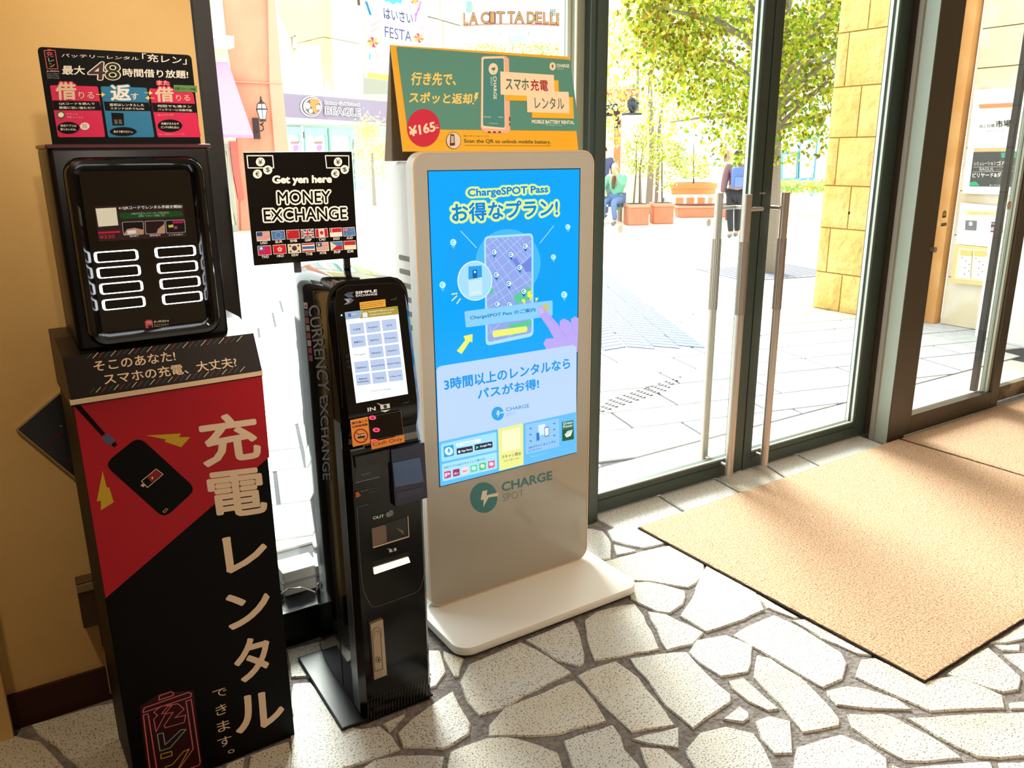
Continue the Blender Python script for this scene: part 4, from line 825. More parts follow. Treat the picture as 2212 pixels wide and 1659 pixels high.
P.poly([(173, 330), (185, 303), (215, 290), (1395, 102), (1425, 120), (1427, 1062), (210, 1368)], S('b8d2fb'), 15, 'display_panel')
P.poly([(195, 970), (1422, 702), (1425, 1062), (210, 1368)], S('5fbaf6'), 16, 'display_panel')
CT = S('0c94e0')
P.text('3時間以上のレンタルなら', (247, 512), (1368, 312), (240, 408), CT, 17, .03, 'display_text'); P.text('パスがお得!', (545, 590), (1090, 490), (538, 498), CT, 17, .03, 'display_text')
def cslogo(P, cx, cy, rx, ry, m, mb_, k, nm, sl=-.16):
    P.ell(cx, cy, rx, ry, m, k, nm)
    P.poly([(cx+rx*.02, cy-ry*.12+0), (cx+rx*1.05, cy-ry*.12+sl*rx-ry*.08), (cx+rx*1.05, cy+ry*.05+sl*rx-ry*.02), (cx+rx*.02, cy+ry*.02)], mb_, k+1, nm)
    P.poly([(cx-rx*.12, cy-ry*.42), (cx+rx*.25, cy-ry*.5), (cx+rx*.17, cy-ry*.12), (cx+rx*.4, cy-ry*.12), (cx-rx*.06, cy+ry*.62), (cx-rx*.02, cy+ry*.12), (cx-rx*.25, cy+ry*.16)], mb_, k+2, nm)
cslogo(P, 721, 717, 55, 62, S('2a9fe0'), S('b8d2fb'), 17, 'company_logo'); P.text('CHARGE', (797, 697), (1003, 660), (794, 665), S('2f8cc4'), 17, .01, 'company_logo'); P.text('SPOT', (798, 740), (887, 725), (796, 712), S('7aa8d8'), 17, -.01, 'company_logo')
P.rpoly([(213, 990), (708, 880), (712, 1045), (218, 1148)], .006, S('9fdcf8'), 17, 'app_panel'); P.rpoly([(220, 1170), (712, 1060), (716, 1208), (228, 1325)], .006, S('a4e0f8'), 17, 'app_panel')
P.rpoly([(235, 1012), (325, 992), (330, 1092), (240, 1110)], .004, S('2a9fe4'), 18, 'app_panel'); P.ell(283, 1052, 36, 36, S('e8f6ff'), 19, 'app_panel'); P.poly([(275, 1030), (292, 1026), (288, 1048), (300, 1046), (278, 1078), (281, 1056), (270, 1058)], S('2a9fe4'), 20, 'app_panel')
P.poly([(350, 985), (568, 940), (570, 970), (352, 1015)], S('e4f2fa'), 18, 'app_panel'); P.text('ChargeSPOT', (398, 1002), (522, 977), (397, 984), S('6a9ab8'), 19, 0, 'display_text'); P.ell(372, 995, 8, 9, S('6a9ab8'), 19, 'app_panel', inner=.7)
P.rpoly([(352, 1030), (495, 1004), (498, 1058), (355, 1085)], .003, S('1c2440'), 18, 'app_panel'); P.rpoly([(513, 995), (672, 965), (675, 1018), (515, 1048)], .003, S('1c2440'), 18, 'app_panel')
P.text('App Store', (396, 1066), (488, 1048), (395, 1042), WHT and S('eef2f8'), 19, .02, 'display_text'); P.text('Google Play', (562, 1024), (664, 1002), (561, 1002), S('eef2f8'), 19, .02, 'display_text'); P.ell(376, 1058, 11, 13, S('eef2f8'), 19, 'app_panel')
P.poly([(526, 1006), (526, 1038), (552, 1016)], S('5ad0a0'), 19, 'app_panel')
P.text('対応アプリ(QRスキャンして借りる)', (240, 1215), (608, 1132), (238, 1192), S('1c4a6a'), 18, .01, 'display_text')
for i, (cc, t) in enumerate((('d83c7c', 'P'), ('a02868', 'd払い'), ('f0d8e0', 'PAY'), ('5cd4a4', ''), ('50c46c', ''), ('e85a84', ''))):
    x, y = 240+i*78.5, 1238-i*18.5; P.rpoly([(x, y), (x+60, y-13), (x+62, y+48), (x+4, y+63)], .003, S(cc), 18, 'app_icon')
    if t: P.text(t, (x+12, y+44), (x+52, y+36), (x+11, y+(14 if i == 0 else 24)), S('c02858') if i == 2 else S('f4f0f4'), 19, .02, 'app_icon')
    else: P.ell(x+31, y+22, 19, 16, S('eefaf4'), 19, 'app_icon')
P.poly([(722, 855), (948, 803), (952, 1172), (735, 1228)], S('e8ea8c'), 18, 'yellow_panel'); P.text('スキャン貸出', (757, 1122), (928, 1085), (755, 1092), S('2c4456'), 19, .01, 'display_text'); P.text('Scan QR code', (775, 1152), (910, 1122), (773, 1134), S('5a7080'), 19, 0, 'display_text')
P.poly([(757, 872), (922, 840), (925, 1028), (762, 1066)], S('f2f0c4'), 19, 'yellow_panel')
P.rpoly([(968, 815), (1270, 758), (1272, 1010), (972, 1082)], .006, S('8ec4f8'), 17, 'app_panel'); P.poly([(1083, 820), (1145, 808), (1148, 900), (1085, 915)], S('d4e8fa'), 18, 'app_panel'); P.rpoly([(1137, 840), (1178, 832), (1180, 915), (1140, 925)], .003, S('38506c'), 19, 'app_panel'); P.rpoly([(1141, 846), (1174, 839), (1176, 908), (1144, 918)], .002, S('e4f0fc'), 20, 'app_panel'); P.poly([(1066, 890), (1092, 885), (1094, 955), (1068, 962)], S('2478c0'), 19, 'app_panel')
for x, y in ((1015, 850), (1015, 905), (1016, 962), (1227, 805), (1227, 858), (1228, 912)): P.ell(x, y, 12, 7, S('5088c8'), 18, 'app_panel')
P.text('QRスキャン & レンタル', (998, 1036), (1242, 976), (996, 1012), S('1c4a6a'), 19, .01, 'display_text'); P.text('Scan QR & Rent', (992, 1062), (1112, 1034), (990, 1046), S('3a6488'), 19, 0, 'display_text')
P.poly([(1295, 792), (1398, 775), (1402, 945), (1298, 965)], S('3c8c78', .7), 18, 'display_panel'); P.text('Green', (1308, 818), (1390, 803), (1306, 795), S('eef4ea'), 19, .01, 'display_text'); P.text('Power', (1308, 845), (1392, 830), (1306, 824), S('eef4ea'), 19, .01, 'display_text')
P.poly([(1298, 862), (1400, 845), (1402, 945), (1298, 965)], S('1e6a44', .7), 19, 'display_panel'); P.poly([(1318, 905), (1345, 872), (1392, 858), (1375, 915), (1335, 930)], S('e0eee4'), 20, 'display_panel'); P.line([(1322, 918), (1388, 865)], .0012, S('1e6a44', .7), 21, 'display_panel'); P.line([(1318, 900), (1380, 860)], .0012, S('1e6a44', .7), 21, 'display_panel')
P.text('ご案内 0120 ナビダイヤル', (1012, 1115), (1165, 1080), (1010, 1100), S('a8d4f4'), 18, 0, 'display_text')
TE = mat('teal_vinyl', '2a7478', .3); P.flush()
P = Print(cs, (0, -.0008, 0), U, Z, base=.0004, step=.0002); P.crop(900, 720, 4.147)
cslogo(P, 602, 1472, 121, 138, TE, ink('e6dacb'), 1, 'company_logo'); P.text('CHARGE', (765, 1418), (1213, 1308), (762, 1340), TE, 1, .022, 'company_logo'); P.text('SPOT', (770, 1508), (962, 1460), (768, 1442), mat('grey_vinyl', '74807a', .3), 1, -.012, 'company_logo'); P.flush()
# tent sign on top of the kiosk
ts = tag(empty('tent_sign', (1.066, 2.174, 0), math.radians(.44)), 'folded yellow and teal phone rental sign standing on top of the white kiosk', 'sign')
v = Vector((0, .077, .300)); o = Vector((-.0336, .028, 1.5035))
vh = v.normalized(); nn = U.cross(vh)
def board(name, o, v, m, th=.003, w_=.627):
    n_ = U.cross(Vector(v).normalized()); q = [o, o+U*w_, o+U*w_+Vector(v), o+Vector(v)]
    return MB().prism(q, -n_*th).build(name, m, ts)
v = Vector((0, .052, .2885)); board('front_board', o, v, ink('e3a41c'))
board('rear_board', Vector((-.0336, .155, 1.476)), Vector((0, -.075, .3155)), mat('grey_card', '8f867e', .7))
P = Print(ts, o, U, v, base=.0006); P.crop(820, 80, 4.608)
P.rpoly([(165, 95), (1895, 228), (1988, 935), (278, 917)], .006, ink('4f8577'), 1, 'teal_field')
CY = ink('e9c867'); CP = ink('f3cfae')
P.text('行き先で、', (308, 478), (752, 482), (322, 352), CY, 3, .03); P.text('スポッと返却', (292, 655), (912, 668), (300, 548), CY, 3, .03)
P.poly([(952, 552), (985, 555), (968, 595), (980, 597), (938, 650), (948, 610), (935, 608)], CY, 3, 'printed_lightning'); P.ell(928, 663, 9, 9, CY, 3, 'printed_lightning')
P.rpoly([(1010, 205), (1035, 193), (1245, 188), (1285, 215), (1298, 930), (1270, 962), (1040, 948), (1005, 910)], .004, ink('e2a98e'), 3, 'printed_phone'); P.rpoly([(1015, 200), (1240, 196), (1250, 922), (1010, 905)], .008, CP, 4, 'printed_phone'); P.rpoly([(1030, 218), (1232, 212), (1243, 905), (1026, 885)], .006, ink('3f7f7c'), 5, 'printed_phone')
P.ell(1128, 320, 46, 58, CP, 6, 'printed_phone'); P.poly([(1105, 315), (1128, 305), (1146, 300), (1148, 330), (1120, 335)], ink('3f7f7c'), 7, 'printed_phone'); P.line([(1130, 330), (1134, 372)], .001, ink('3f7f7c'), 7, 'printed_phone')
P.text('CHARGE', (1128, 392), (1130, 620), (1160, 392), WHT, 6, .01, 'printed_phone'); P.text('SPOT', (1100, 398), (1101, 490), (1118, 398), WHT, 6, -.01, 'printed_phone')
P.text('INSERT', (1178, 803), (1228, 806), (1178, 794), WHT, 6, 0, 'printed_phone'); P.text('RECHARGE', (1035, 800), (1105, 804), (1035, 790), WHT, 6, 0, 'printed_phone'); P.text('chargespot.jp', (1088, 864), (1172, 868), (1088, 855), WHT, 6, 0, 'printed_phone')
for x in (1075, 1125, 1178): P.poly([(x, 940), (x+26, 942), (x+28, 955), (x+2, 953)], ink('3c1c14'), 7, 'printed_phone')
P.poly([(1285, 795), (1296, 797), (1297, 838), (1287, 838)], ink('5a2c24'), 7, 'printed_phone'); P.poly([(1287, 855), (1297, 857), (1297, 885), (1288, 885)], ink('5a2c24'), 7, 'printed_phone')
YB = ink('e8a91c')
P.poly([(1250, 428), (1775, 432), (1782, 595), (1920, 600), (1930, 815), (1512, 805), (1508, 640), (1252, 632)], YB, 7, 'printed_label'); P.poly([(1197, 345), (1730, 380), (1737, 545), (1876, 548), (1888, 763), (1465, 750), (1460, 587), (1200, 575)], CP, 8, 'printed_label')
P.text('スマホ', (1252, 525), (1480, 530), (1250, 412), ink('416456'), 9, .02); P.text('充電', (1500, 535), (1672, 540), (1496, 425), ink('9c1420'), 9, .018); P.text('レンタル', (1545, 715), (1835, 722), (1535, 598), ink('416456'), 9, .01)
P.text('MOBILE BATTERY RENTAL', (1516, 860), (1935, 868), (1512, 825), WHT, 3, .02); P.text('手机充电租借 대여 서비스', (1648, 882), (1820, 886), (1647, 872), ink('cfe0d4'), 3, 0)
P.ell(438, 905, 162, 188, ink('c00c34'), 4, 'red_price_disc'); P.text('¥165', (300, 992), (552, 935), (288, 898), CP, 5, .035, 'red_price_disc'); P.text('から', (552, 888), (580, 884), (551, 876), CP, 5, 0, 'red_price_disc'); P.text('~', (556, 912), (586, 908), (555, 900), CP, 5, .02, 'red_price_disc')
P.ell(735, 1032, 75, 85, ink('54602c'), 4, 'scan_icon'); P.ell(735, 1032, 69, 79, ink('d8c4b0'), 5, 'scan_icon'); P.rpoly([(700, 968), (740, 970), (748, 1080), (695, 1085)], .003, ink('4a1c24'), 6, 'scan_icon'); P.poly([(706, 985), (734, 986), (738, 1055), (706, 1058)], ink('b8a8a0'), 7, 'scan_icon')
GR = ink('4c5524')
P.text('QR スキャン & レンタル', (835, 994), (1092, 998), (833, 975), GR, 3, 0); P.text('Scan the QR to unlock mobile battery.', (842, 1062), (1705, 1072), (838, 1015), GR, 3, .012); P.line([(846, 1078), (1705, 1085)], .0009, GR, 3, 'underline')
P.ell(1720, 293, 31, 40, CP, 3, 'company_logo'); P.poly([(1712, 278), (1730, 275), (1722, 292), (1733, 292), (1712, 318), (1716, 298), (1708, 298)], ink('3c6458'), 4, 'company_logo'); P.text('CHARGE', (1762, 300), (1885, 305), (1760, 268), WHT, 3, .02, 'company_logo'); P.text('SPOT', (1765, 325), (1830, 328), (1764, 308), ink('b8c8bc'), 3, 0, 'company_logo')
P.flush()

# ================================================================== SMALL THINGS NEAR THE LEFT WALL
dpz = tag(empty('diamond_wall_sign', (0, 2.33, 0)), 'dark square sign hung as a diamond on the cream wall behind the red stand', 'wall sign')
q = [yp(*p, 2.322) for p in ((33, 927), (140, 836), (300, 975), (172, 1042))]; q = [Vector((p.x, p.y-2.33, p.z)) for p in q]; cq = sum(q, Vector())/4
a_ = q[0]; b_ = q[1]; d_ = q[3]; q = [a_, b_, b_+(d_-a_), d_]
MB().prism(q, (0, .007, 0)).build('sign_frame', mat('sign_edge', 'a8926c', .5), dpz)
ci = sum(q, Vector())/4; qi = [ci+(p-ci)*.95+Vector((0, -.001, 0)) for p in q]; MB().prism(qi, (0, .001, 0)).build('sign_face', mat('sign_face', '100a0b', .3), dpz)
P = Print(dpz, ci+Vector((0, -.001, 0)), (1, 0, 0), (0, 0, 1), base=.0006); P.crop(0, 680, 3.456); RS = ink('6a1620')
P.line([(335, 972), (462, 872)], .0035, RS, 1, 'red_stroke'); P.line([(495, 1102), (552, 1062)], .0035, RS, 1, 'red_stroke'); P.ell(178, 860, 9, 9, RS, 1, 'red_stroke'); P.ell(455, 830, 10, 5, ink('8c8478'), 1, 'red_stroke'); P.flush()
pb = tag(empty('wall_outlet_box', (0, 2.33, 0)), 'grey socket box with conduit low on the wall behind the red stand', 'outlet box')
a, b = yp(163, 1256, 2.30), yp(176, 1355, 2.30)
box('box_body', a.x, a.x+.075, -.045, 0, b.z, a.z, mat('box_brown', '4a3320', .5), pb, .003)
box('box_cover', a.x-.001, a.x+.076, -.048, -.045, a.z-.028, a.z-.006, mat('box_cover', '8c7a5a', .5), pb)
a = yp(222, 1395, 2.315); c_ = yp(232, 1500, 2.315)
MB().tube([(a.x+.005, -.012, .30), (a.x+.005, -.012, a.z)], .006, 8).build('cable', mat('cable_black', '0c0a0a', .5), pb)
box('conduit', a.x-.002, a.x+.014, -.018, 0, .012, a.z, mat('conduit_beige', '9a8250', .5), pb, .002)
# white adapter boxes and a cable on the window sill
ad = tag(empty('power_adapter', (.63, 2.36, .112)), 'white power adapter box with a curled lead on the black window sill', 'adapter')
box('adapter_body', .0, .12, .03, .13, 0, .085, M_whites, ad, .004); box('adapter_lid', -.004, .124, .026, .134, .045, .052, mat('adapter_grey', 'bab6b8', .5), ad)
MB().tube([(-.03, .01, .004), (-.025, .0, .03), (.0, -.012, .05), (.04, -.015, .045), (.075, -.01, .02), (.09, .0, .004)], .0028, 8).build('lead', mat('lead_white', 'd8d2d6', .5), ad, smooth=True)
MB().tube([(-.012, .018, .004), (-.02, .02, .03)], .006, 8).build('plug', mat('cable_black', '0c0a0a', .5), ad)
# stickers on the doors
def sticker(name, px, py, y, r, label, parts):
    c = yp(px, py, y-.0045); o = tag(empty(name, c), label, 'sticker')
    for nm, sh, m_, k in parts:
        MB().prism([(x*r, -k*.0004, z*r) for x, z in sh], (0, -.0003, 0)).build(nm, m_, o)
    return o
circ = [(math.cos(i*math.pi/10), math.sin(i*math.pi/10)) for i in range(20)]
faint = mat('clear_sticker', 'f4f0e6', .4); 
for px, py, lb in ((1340, 495, 'round pale sticker on the left glass door beside the white kiosk'), (1531, 481, 'round pale sticker on the left glass door next to the outer handle')):
    sticker('glass_sticker', px, py, 2.53, .013, lb, [('sticker_face', [(a*1, b*1.25) for a, b in circ], faint, 0)])
sticker('door_stopper_button', 1834, 460, 2.53, .008, 'small round dark button sticker on the right glass door', [('sticker_face', circ, mat('button_brown', '4a3434', .4), 0)])
AY = 2.40
sticker('warning_sticker', 2040, 463, AY, .02, 'yellow warning triangle sticker on the sliding door glass', [('backing', [(-.85, -.85), (.85, -.85), (.85, .2), (.6, .8), (0, 1.05), (-.6, .8), (-.85, .2)], ink('5a5448'), 0), ('warning_triangle', [(-.65, -.25), (.65, -.25), (0, .9)], ink('e8d43c'), 1), ('exclamation_mark', [(-.08, 0), (.08, 0), (.1, .55), (-.1, .55)], BLK, 2)])
st = sticker('auto_sticker', 2038, 485, AY, .025, 'silver and orange strip sticker below the yellow warning triangle', [('backing', [(-1.1, -.36), (1.0, -.36), (1.15, 0), (1.0, .36), (-1.1, .36)], ink('b8b09c'), 0), ('orange_dot', [(.82+.2*a, .2*b) for a, b in circ], ink('d88430'), 1)])
P = Print(st, (0, -.0008, 0), U, Z, base=.0003); P.text('AUTO', (2034, 488.5), (2045, 487), (2033.6, 483), BLK, 1, .02); P.flush()
sticker('no_entry_sticker', 2180, 443, AY, .021, 'round red no smoking style sticker on the sliding door edge', [('backing', [(-.9, -1.2), (.9, -1.2), (1, 0), (.8, .75), (0, 1.15), (-.8, .75), (-1, 0)], ink('e8dcd4'), 0), ('red_ring', [(a*.78, b*.9) for a, b in circ], ink('8c3028'), 1), ('ring_face', [(a*.6, b*.7) for a, b in circ], ink('e8dcd4'), 2), ('red_bar', [(-.55, .45), (-.42, .6), (.55, -.45), (.42, -.6)], ink('8c3028'), 3)])
P = Print(bpy.data.objects['door_2'], (0, -.030, 0), U, Z, base=.0008); P.c = (0, 0, 1); P.text('PUSH', (1641, 420), (1653, 419), (1641, 416), ink('c8ccc4'), 1, .01, 'push_lettering'); P.flush()
# ================================================================== OUTSIDE: PLAZA
M_plaza = mat('plaza_bed', '36363c', .9, noise=(30, '3e3e44', .4, .6))
M_far = mat('far_paving', 'cfcdca', .9, noise=(2, 'c6c4c2', .4, .6))
pg = struct(box('ground', -30, 90, 2.6, 90, -.2, -.012, mat('far_paving', 'cfcdca', .9, noise=(2, 'c6c4c2', .4, .6))))
box('joint_bed', -1.5, 9.5, 2.62, 8.6, -.05, -.009, M_plaza, pg); box('threshold', 1.8, 6.2, 2.6, 2.93, -.05, -.003, mat('threshold_stone', 'cfcdc8', .8), pg)
def slab_mat(nm, a, b): return mat(nm, a, .8, noise=(14, b, .35, .65), bump=(160, .3, .002))
M_s1 = slab_mat('paving_grey', 'd2d4d8', 'c2c5cb'); M_s2 = slab_mat('paving_buff', 'ded4c6', 'd2c6b6'); M_s3 = slab_mat('paving_blue', '66708c', '5c6680')
ang = math.radians(-14.5); eu = Vector((math.cos(ang), math.sin(ang))); ev = Vector((-eu.y, eu.x)); O = Vector((3.02, 3.78))
chevL = [Vector((4.95-.75, 5.18+.02)), Vector((6.22-1.0, 7.56+.1)), Vector((9.6, 14.0)), Vector((8.4, 14.4))]
SLAB = {}
def paver(o, ln, wd, m):
    key = (round(ln, 3), round(wd, 3), m.name)
    if key not in SLAB:
        g = .010; x0, x1, y0, y1 = g, ln-g, g, wd-g; b = .004; mb = MB()
        vs = [(x0+b, y0+b, 0), (x1-b, y0+b, 0), (x1-b, y1-b, 0), (x0+b, y1-b, 0), (x0, y0, -.004), (x1, y0, -.004), (x1, y1, -.004), (x0, y1, -.004), (x0, y0, -.02), (x1, y0, -.02), (x1, y1, -.02), (x0, y1, -.02)]
        mb.add(vs, [(0, 1, 2, 3)]+[(i, i+4, (i+1) % 4+4, (i+1) % 4) for i in range(4)]+[(i+4, i+8, (i+1) % 4+8, (i+1) % 4+4) for i in range(4)])
        ob = mb.build('paving_slab', m, pg); SLAB[key] = ob.data; obj = ob
    else:
        obj = bpy.data.objects.new('paving_slab', SLAB[key]); COL.objects.link(obj); obj.parent = pg
    obj.location = (o.x, o.y, random.uniform(-.001, .001)); obj.rotation_euler = (0, 0, ang)
v_ = -2.3; row = 0; cnt = 0; far_mb = MB()
while v_ < 15:
    wd = (.30, .42, .30, .36, .42)[row % 5]; ln = (.90, .75, .60, .90, .75)[row % 5]; u_ = -5+((row*37) % 10)*.1
    while u_ < 19:
        c0 = O+eu*u_+ev*v_; ce = c0+eu*ln/2+ev*wd/2
        P_ = Vector((ce.x, ce.y, 0))-CAM; z_ = P_.dot(CC); lo_ = (c0+eu*ln).y; ok = (c0+eu*ln+ev*wd).y > 2.96 or (c0+ev*wd).y > 3.0
        if z_ > 0 and ok:
            px, py = W/2+FPX*P_.dot(CA)/z_, H/2-FPX*P_.dot(CB)/z_
            if 380 < px < 2290 and py > 400:
                m_ = M_s2 if ce.y > 4.6 and ce.x > 4 and ce.y > 9.2-ce.x*.75 else M_s1
                g = .010; q4 = [c0+eu*g+ev*g, c0+eu*(ln-g)+ev*g, c0+eu*(ln-g)+ev*(wd-g), c0+eu*g+ev*(wd-g)]
                if min(p.y for p in q4) < 2.945:
                    q4 = clip(q4, Vector((0, 2.945)), Vector((0, -1)))
                    if len(q4) > 2: MB().prism([(p.x, p.y, -.02) for p in q4], (0, 0, .02)).build('paving_slab', m_, pg); cnt += 1
                elif py > 640 and cnt < 290: paver(c0, ln, wd, m_); cnt += 1
                else:
                    g = .008 if py > 590 else .001; q = [c0+eu*g+ev*g, c0+eu*(ln-g)+ev*g, c0+eu*(ln-g)+ev*(wd-g), c0+eu*g+ev*(wd-g)]
                    far_mb.add([(p.x, p.y, 0) for p in q]+[(p.x, p.y, -.02) for p in q], [(0, 1, 2, 3), (0, 4, 5, 1), (1, 5, 6, 2), (2, 6, 7, 3), (3, 7, 4, 0)], M_s2 if m_ is M_s2 else M_s1)
        u_ += ln
    v_ += wd; row += 1
tag(far_mb.build('paving_slab', None, pg), kind='stuff')
# herringbone band of small blue-grey bricks crossing the plaza
hb_ = MB(); d1_ = (Vector((6.22, 7.56))-Vector((4.95, 5.18))).normalized(); pr = Vector((d1_.y, -d1_.x)); cc0 = Vector((4.72, 4.75))-pr*.55
for i in range(-2, 62):
    for sd in (-1, 1):
        for j in range(3):
            a = cc0+d1_*(i*.105)+pr*sd*(j*.2+.01); b = a+pr*sd*.19+d1_*(-.10); w2 = d1_*.094
            z1 = .006
            hb_.add([(p.x, p.y, z) for z in (z1, -.01) for p in (a, b, b+w2, a+w2)], [(0, 1, 2, 3), (4, 7, 6, 5), (0, 4, 5, 1), (1, 5, 6, 2), (2, 6, 7, 3), (3, 7, 4, 0)])
tag(hb_.build('herringbone_brick', M_s3, pg), kind='stuff')
# tactile studs
ts_ = MB()
for i in range(11):
    for j in range(5):
        x0, y0 = 1292+i*0+ (i*16.2)+j*(-11.5)-6, 905-i*4.7+j*-11+ 2
        if i+j < 1: continue
        p = gnd(1286+i*14.9+j*8.2, 893-i*4.9-j*7.3+i*.0)
        ts_.lathe([(.016, 0), (.014, .004), (.008, .006)], (p.x, p.y, 0), 8)
tag(ts_.build('tactile_stud', mat('steel_stud', '3c3c42', .5, metal=.2), pg), kind='stuff')
# ------------------------------------------------------------------ facade helpers
def face_pts(pts, p0, n, c=(0, 0, 1)): return [on_plane(c[0]+x/c[2], c[1]+y/c[2], p0, n) for x, y in pts]
class Facade:
    def __init__(s, root, p0, n, crop=(0, 0, 1)):
        s.r = root; s.p0 = Vector(p0); s.n = Vector(n).normalized(); s.c = crop
        if s.n.dot(CAM-s.p0) < 0: s.n = -s.n
    def slab(s, name, pts, m, out=0., th=.1, **k):
        """polygon given on the photograph, built on the facade plane moved OUT metres forward and TH thick"""
        q = face_pts(pts, s.p0+s.n*out, s.n, s.c); q = [p-s.r.location for p in q]
        return MB().prism(q, -s.n*th).build(name, m, s.r, **k)
    def frame(s, name, pts, wd, m, out=.0, th=.08):
        q = face_pts(pts, s.p0+s.n*out, s.n, s.c); c = sum(q, Vector())/len(q); q2 = [p+(c-p).normalized()*wd*1.35 for p in q]; n = len(q)
        q = [p-s.r.location for p in q]; q2 = [p-s.r.location for p in q2]; mb = MB()
        for i in range(n):
            j = (i+1) % n; mb.prism([q[i], q[j], q2[j], q2[i]], -s.n*th)
        return mb.build(name, m, s.r)
def fwd_plane(px, py, d):
    n = Vector((CC.x, CC.y, 0)).normalized(); return dp(px, py, d), -n
M_pink = mat('salmon_render', 'dc9478', .85, noise=(1.2, 'd88468', .4, .65)); M_pink2 = mat('salmon_render_light', 'e0a088', .85); M_redr = mat('red_render', 'd8685c', .8)
M_cream = mat('cream_stone', 'd8ca90', .85, noise=(.8, 'd0c498', .4, .7)); M_ivory = mat('ivory_render', 'ddd4c0', .85); M_trimw = mat('white_trim', 'f4f1ea', .7)
M_fr = mat('grey_window_frame', 'a9a89a', .5); M_wg = mat('far_glass', 'b9c6c4', .12, spec=.7)
C2b = (360, 0, 4.88)
# salmon building with awning
pk = tag(empty('salmon_building', (4.3, 17.13, 0)), 'salmon and cream rendered building with a lilac awning behind the black stand', 'building')
F = Facade(pk, (4.3, 17.13, 0), (0, -1, 0), C2b)
g0 = 2500
F.slab('wall', [(470, -400), (1100, -400), (1137, 0), (1215, 880), (1290, 1659), (1372, g0), (790, g0), (760, 1659), (640, 500), (585, 0)], M_pink, 0, 3.0)
F.slab('corner_pilaster', [(1060, -400), (1108, -400), (1143, 0), (1220, 880), (1296, 1659), (1378, g0), (1230, g0), (1145, 1659), (1085, 880)], M_pink2, .05, .3)
F.slab('wall_seam', [(715, 852), (1222, 880), (1222, 890), (715, 864)], mat('seam_pink', 'e09484', .8), .06, .1)
F.slab('cream_bay', [(-500, -400), (560, -400), (585, 0), (640, 500), (665, 660), (735, 1440), (730, 1495), (-500, 1495)], M_ivory, .03, .3)
F.slab('wall_band', [(-400, 470), (640, 512), (650, 655), (-400, 640)], mat('pale_yellow_render', 'f1e6b0', .8), .05, .1)
F.slab('window_sill', [(-300, 340), (710, 378), (712, 503), (-300, 450)], M_trimw, .35, .4)
F.frame('window_frame', [(-200, -300), (445, -300), (467, 0), (462, 355), (-200, 330)], .12, M_fr, .08, .1); F.slab('window_pane', [(-200, -300), (430, -300), (450, 0), (445, 340), (-200, 315)], M_trimw, .04, .02)
F.slab('red_stripe', [(665, 1492), (738, 1492), (775, 1800), (820, 2100), (760, 2100), (700, 1800)], M_redr, .08, .1)
F.slab('shop_front', [(-500, 1495), (668, 1495), (760, g0), (-500, g0)], mat('pale_shopfront', 'ece6da', .7), .02, .2)
F.frame('door_frame', [(380, 1508), (640, 1520), (655, 1630), (700, 2000), (760, g0-60), (420, g0-60)], .10, M_fr, .09, .1); F.slab('door_panel', [(400, 1540), (610, 1550), (640, 1700), (720, g0-80), (430, g0-80)], mat('pale_yellow_door', 'eee4b8', .6), .05, .02)
top = face_pts([(-300, 620), (645, 650)], (0, 17.10, 0), (0, 1, 0), C2b); bot = face_pts([(-300, 1400), (912, 1425)], (0, 16.1, 0), (0, 1, 0), C2b)
q = [p-pk.location for p in (top[0], top[1], bot[1], bot[0])]
aw = MB().prism(q, (0, .03, -.03)).build('awning', mat('lilac_canvas', 'd69ae0', .7), pk)
q = [bot[0]-pk.location, bot[1]-pk.location]; MB().prism([q[0], q[1], q[1]+Vector((0, 0, -.05)), q[0]+Vector((0, 0, -.05))], (0, .03, 0)).build('valance', mat('pink_canvas', 'e08ac0', .7), aw)
a = bot[1]-pk.location; b = Vector((a.x, top[1].y-pk.location.y, a.z)); t = top[1]-pk.location
# wall lantern
def wpt(x, y, d=16.6): return on_plane(C2b[0]+x/C2b[2], C2b[1]+y/C2b[2], (0, d, 0), (0, 1, 0))
base = wpt(950, 1360, 17.08)
ln = tag(empty('wall_lantern', base), 'old style wall lantern on a scroll bracket on the salmon wall', 'lantern')
LM = mat('lantern_iron', '3a3034', .5, metal=.3); off = wpt(1015, 1290, 16.75)-base; k = 1.0
MB().box(-.06, .06, -.0, .05, -.19, .21).build('back_plate', LM, ln, .005)
cx, cy, cz = off.x, off.y, 0
zf = lambda y: wpt(1015, y, 16.75).z-base.z
rf = lambda r: r/4.88/FPX*14.6*1.03
for i in range(6):
    pass
def frus(r0, z0, r1, z1, m, nm, closed=True):
    vs = [(cx+r0*math.cos(math.pi/3*i+.3), cy+r0*math.sin(math.pi/3*i+.3), z0) for i in range(6)]+[(cx+r1*math.cos(math.pi/3*i+.3), cy+r1*math.sin(math.pi/3*i+.3), z1) for i in range(6)]
    return MB().add(vs, [tuple(range(6))[::-1], tuple(range(6, 12))]+[(i, (i+1) % 6, (i+1) % 6+6, i+6) for i in range(6)]).build(nm, m, ln)
G_ = mat('lantern_glass', 'f4ecea', .2)
frus(rf(34), zf(1258), rf(62), zf(1158), G_, 'glass_shade'); frus(rf(62), zf(1150), rf(44), zf(1092), mat('lantern_top_glass', 'e8c8c0', .3), 'glass_top'); frus(rf(72), zf(1160), rf(70), zf(1146), LM, 'collar'); frus(rf(54), zf(1096), rf(16), zf(1066), LM, 'cap'); frus(rf(38), zf(1282), rf(40), zf(1256), LM, 'base_ring')
MB().lathe([(.01, 0), (.03, .02), (.012, .05), (.02, .07), (.004, .1)], (cx, cy, zf(1068)), 10).build('finial', LM, ln)
mb = MB()
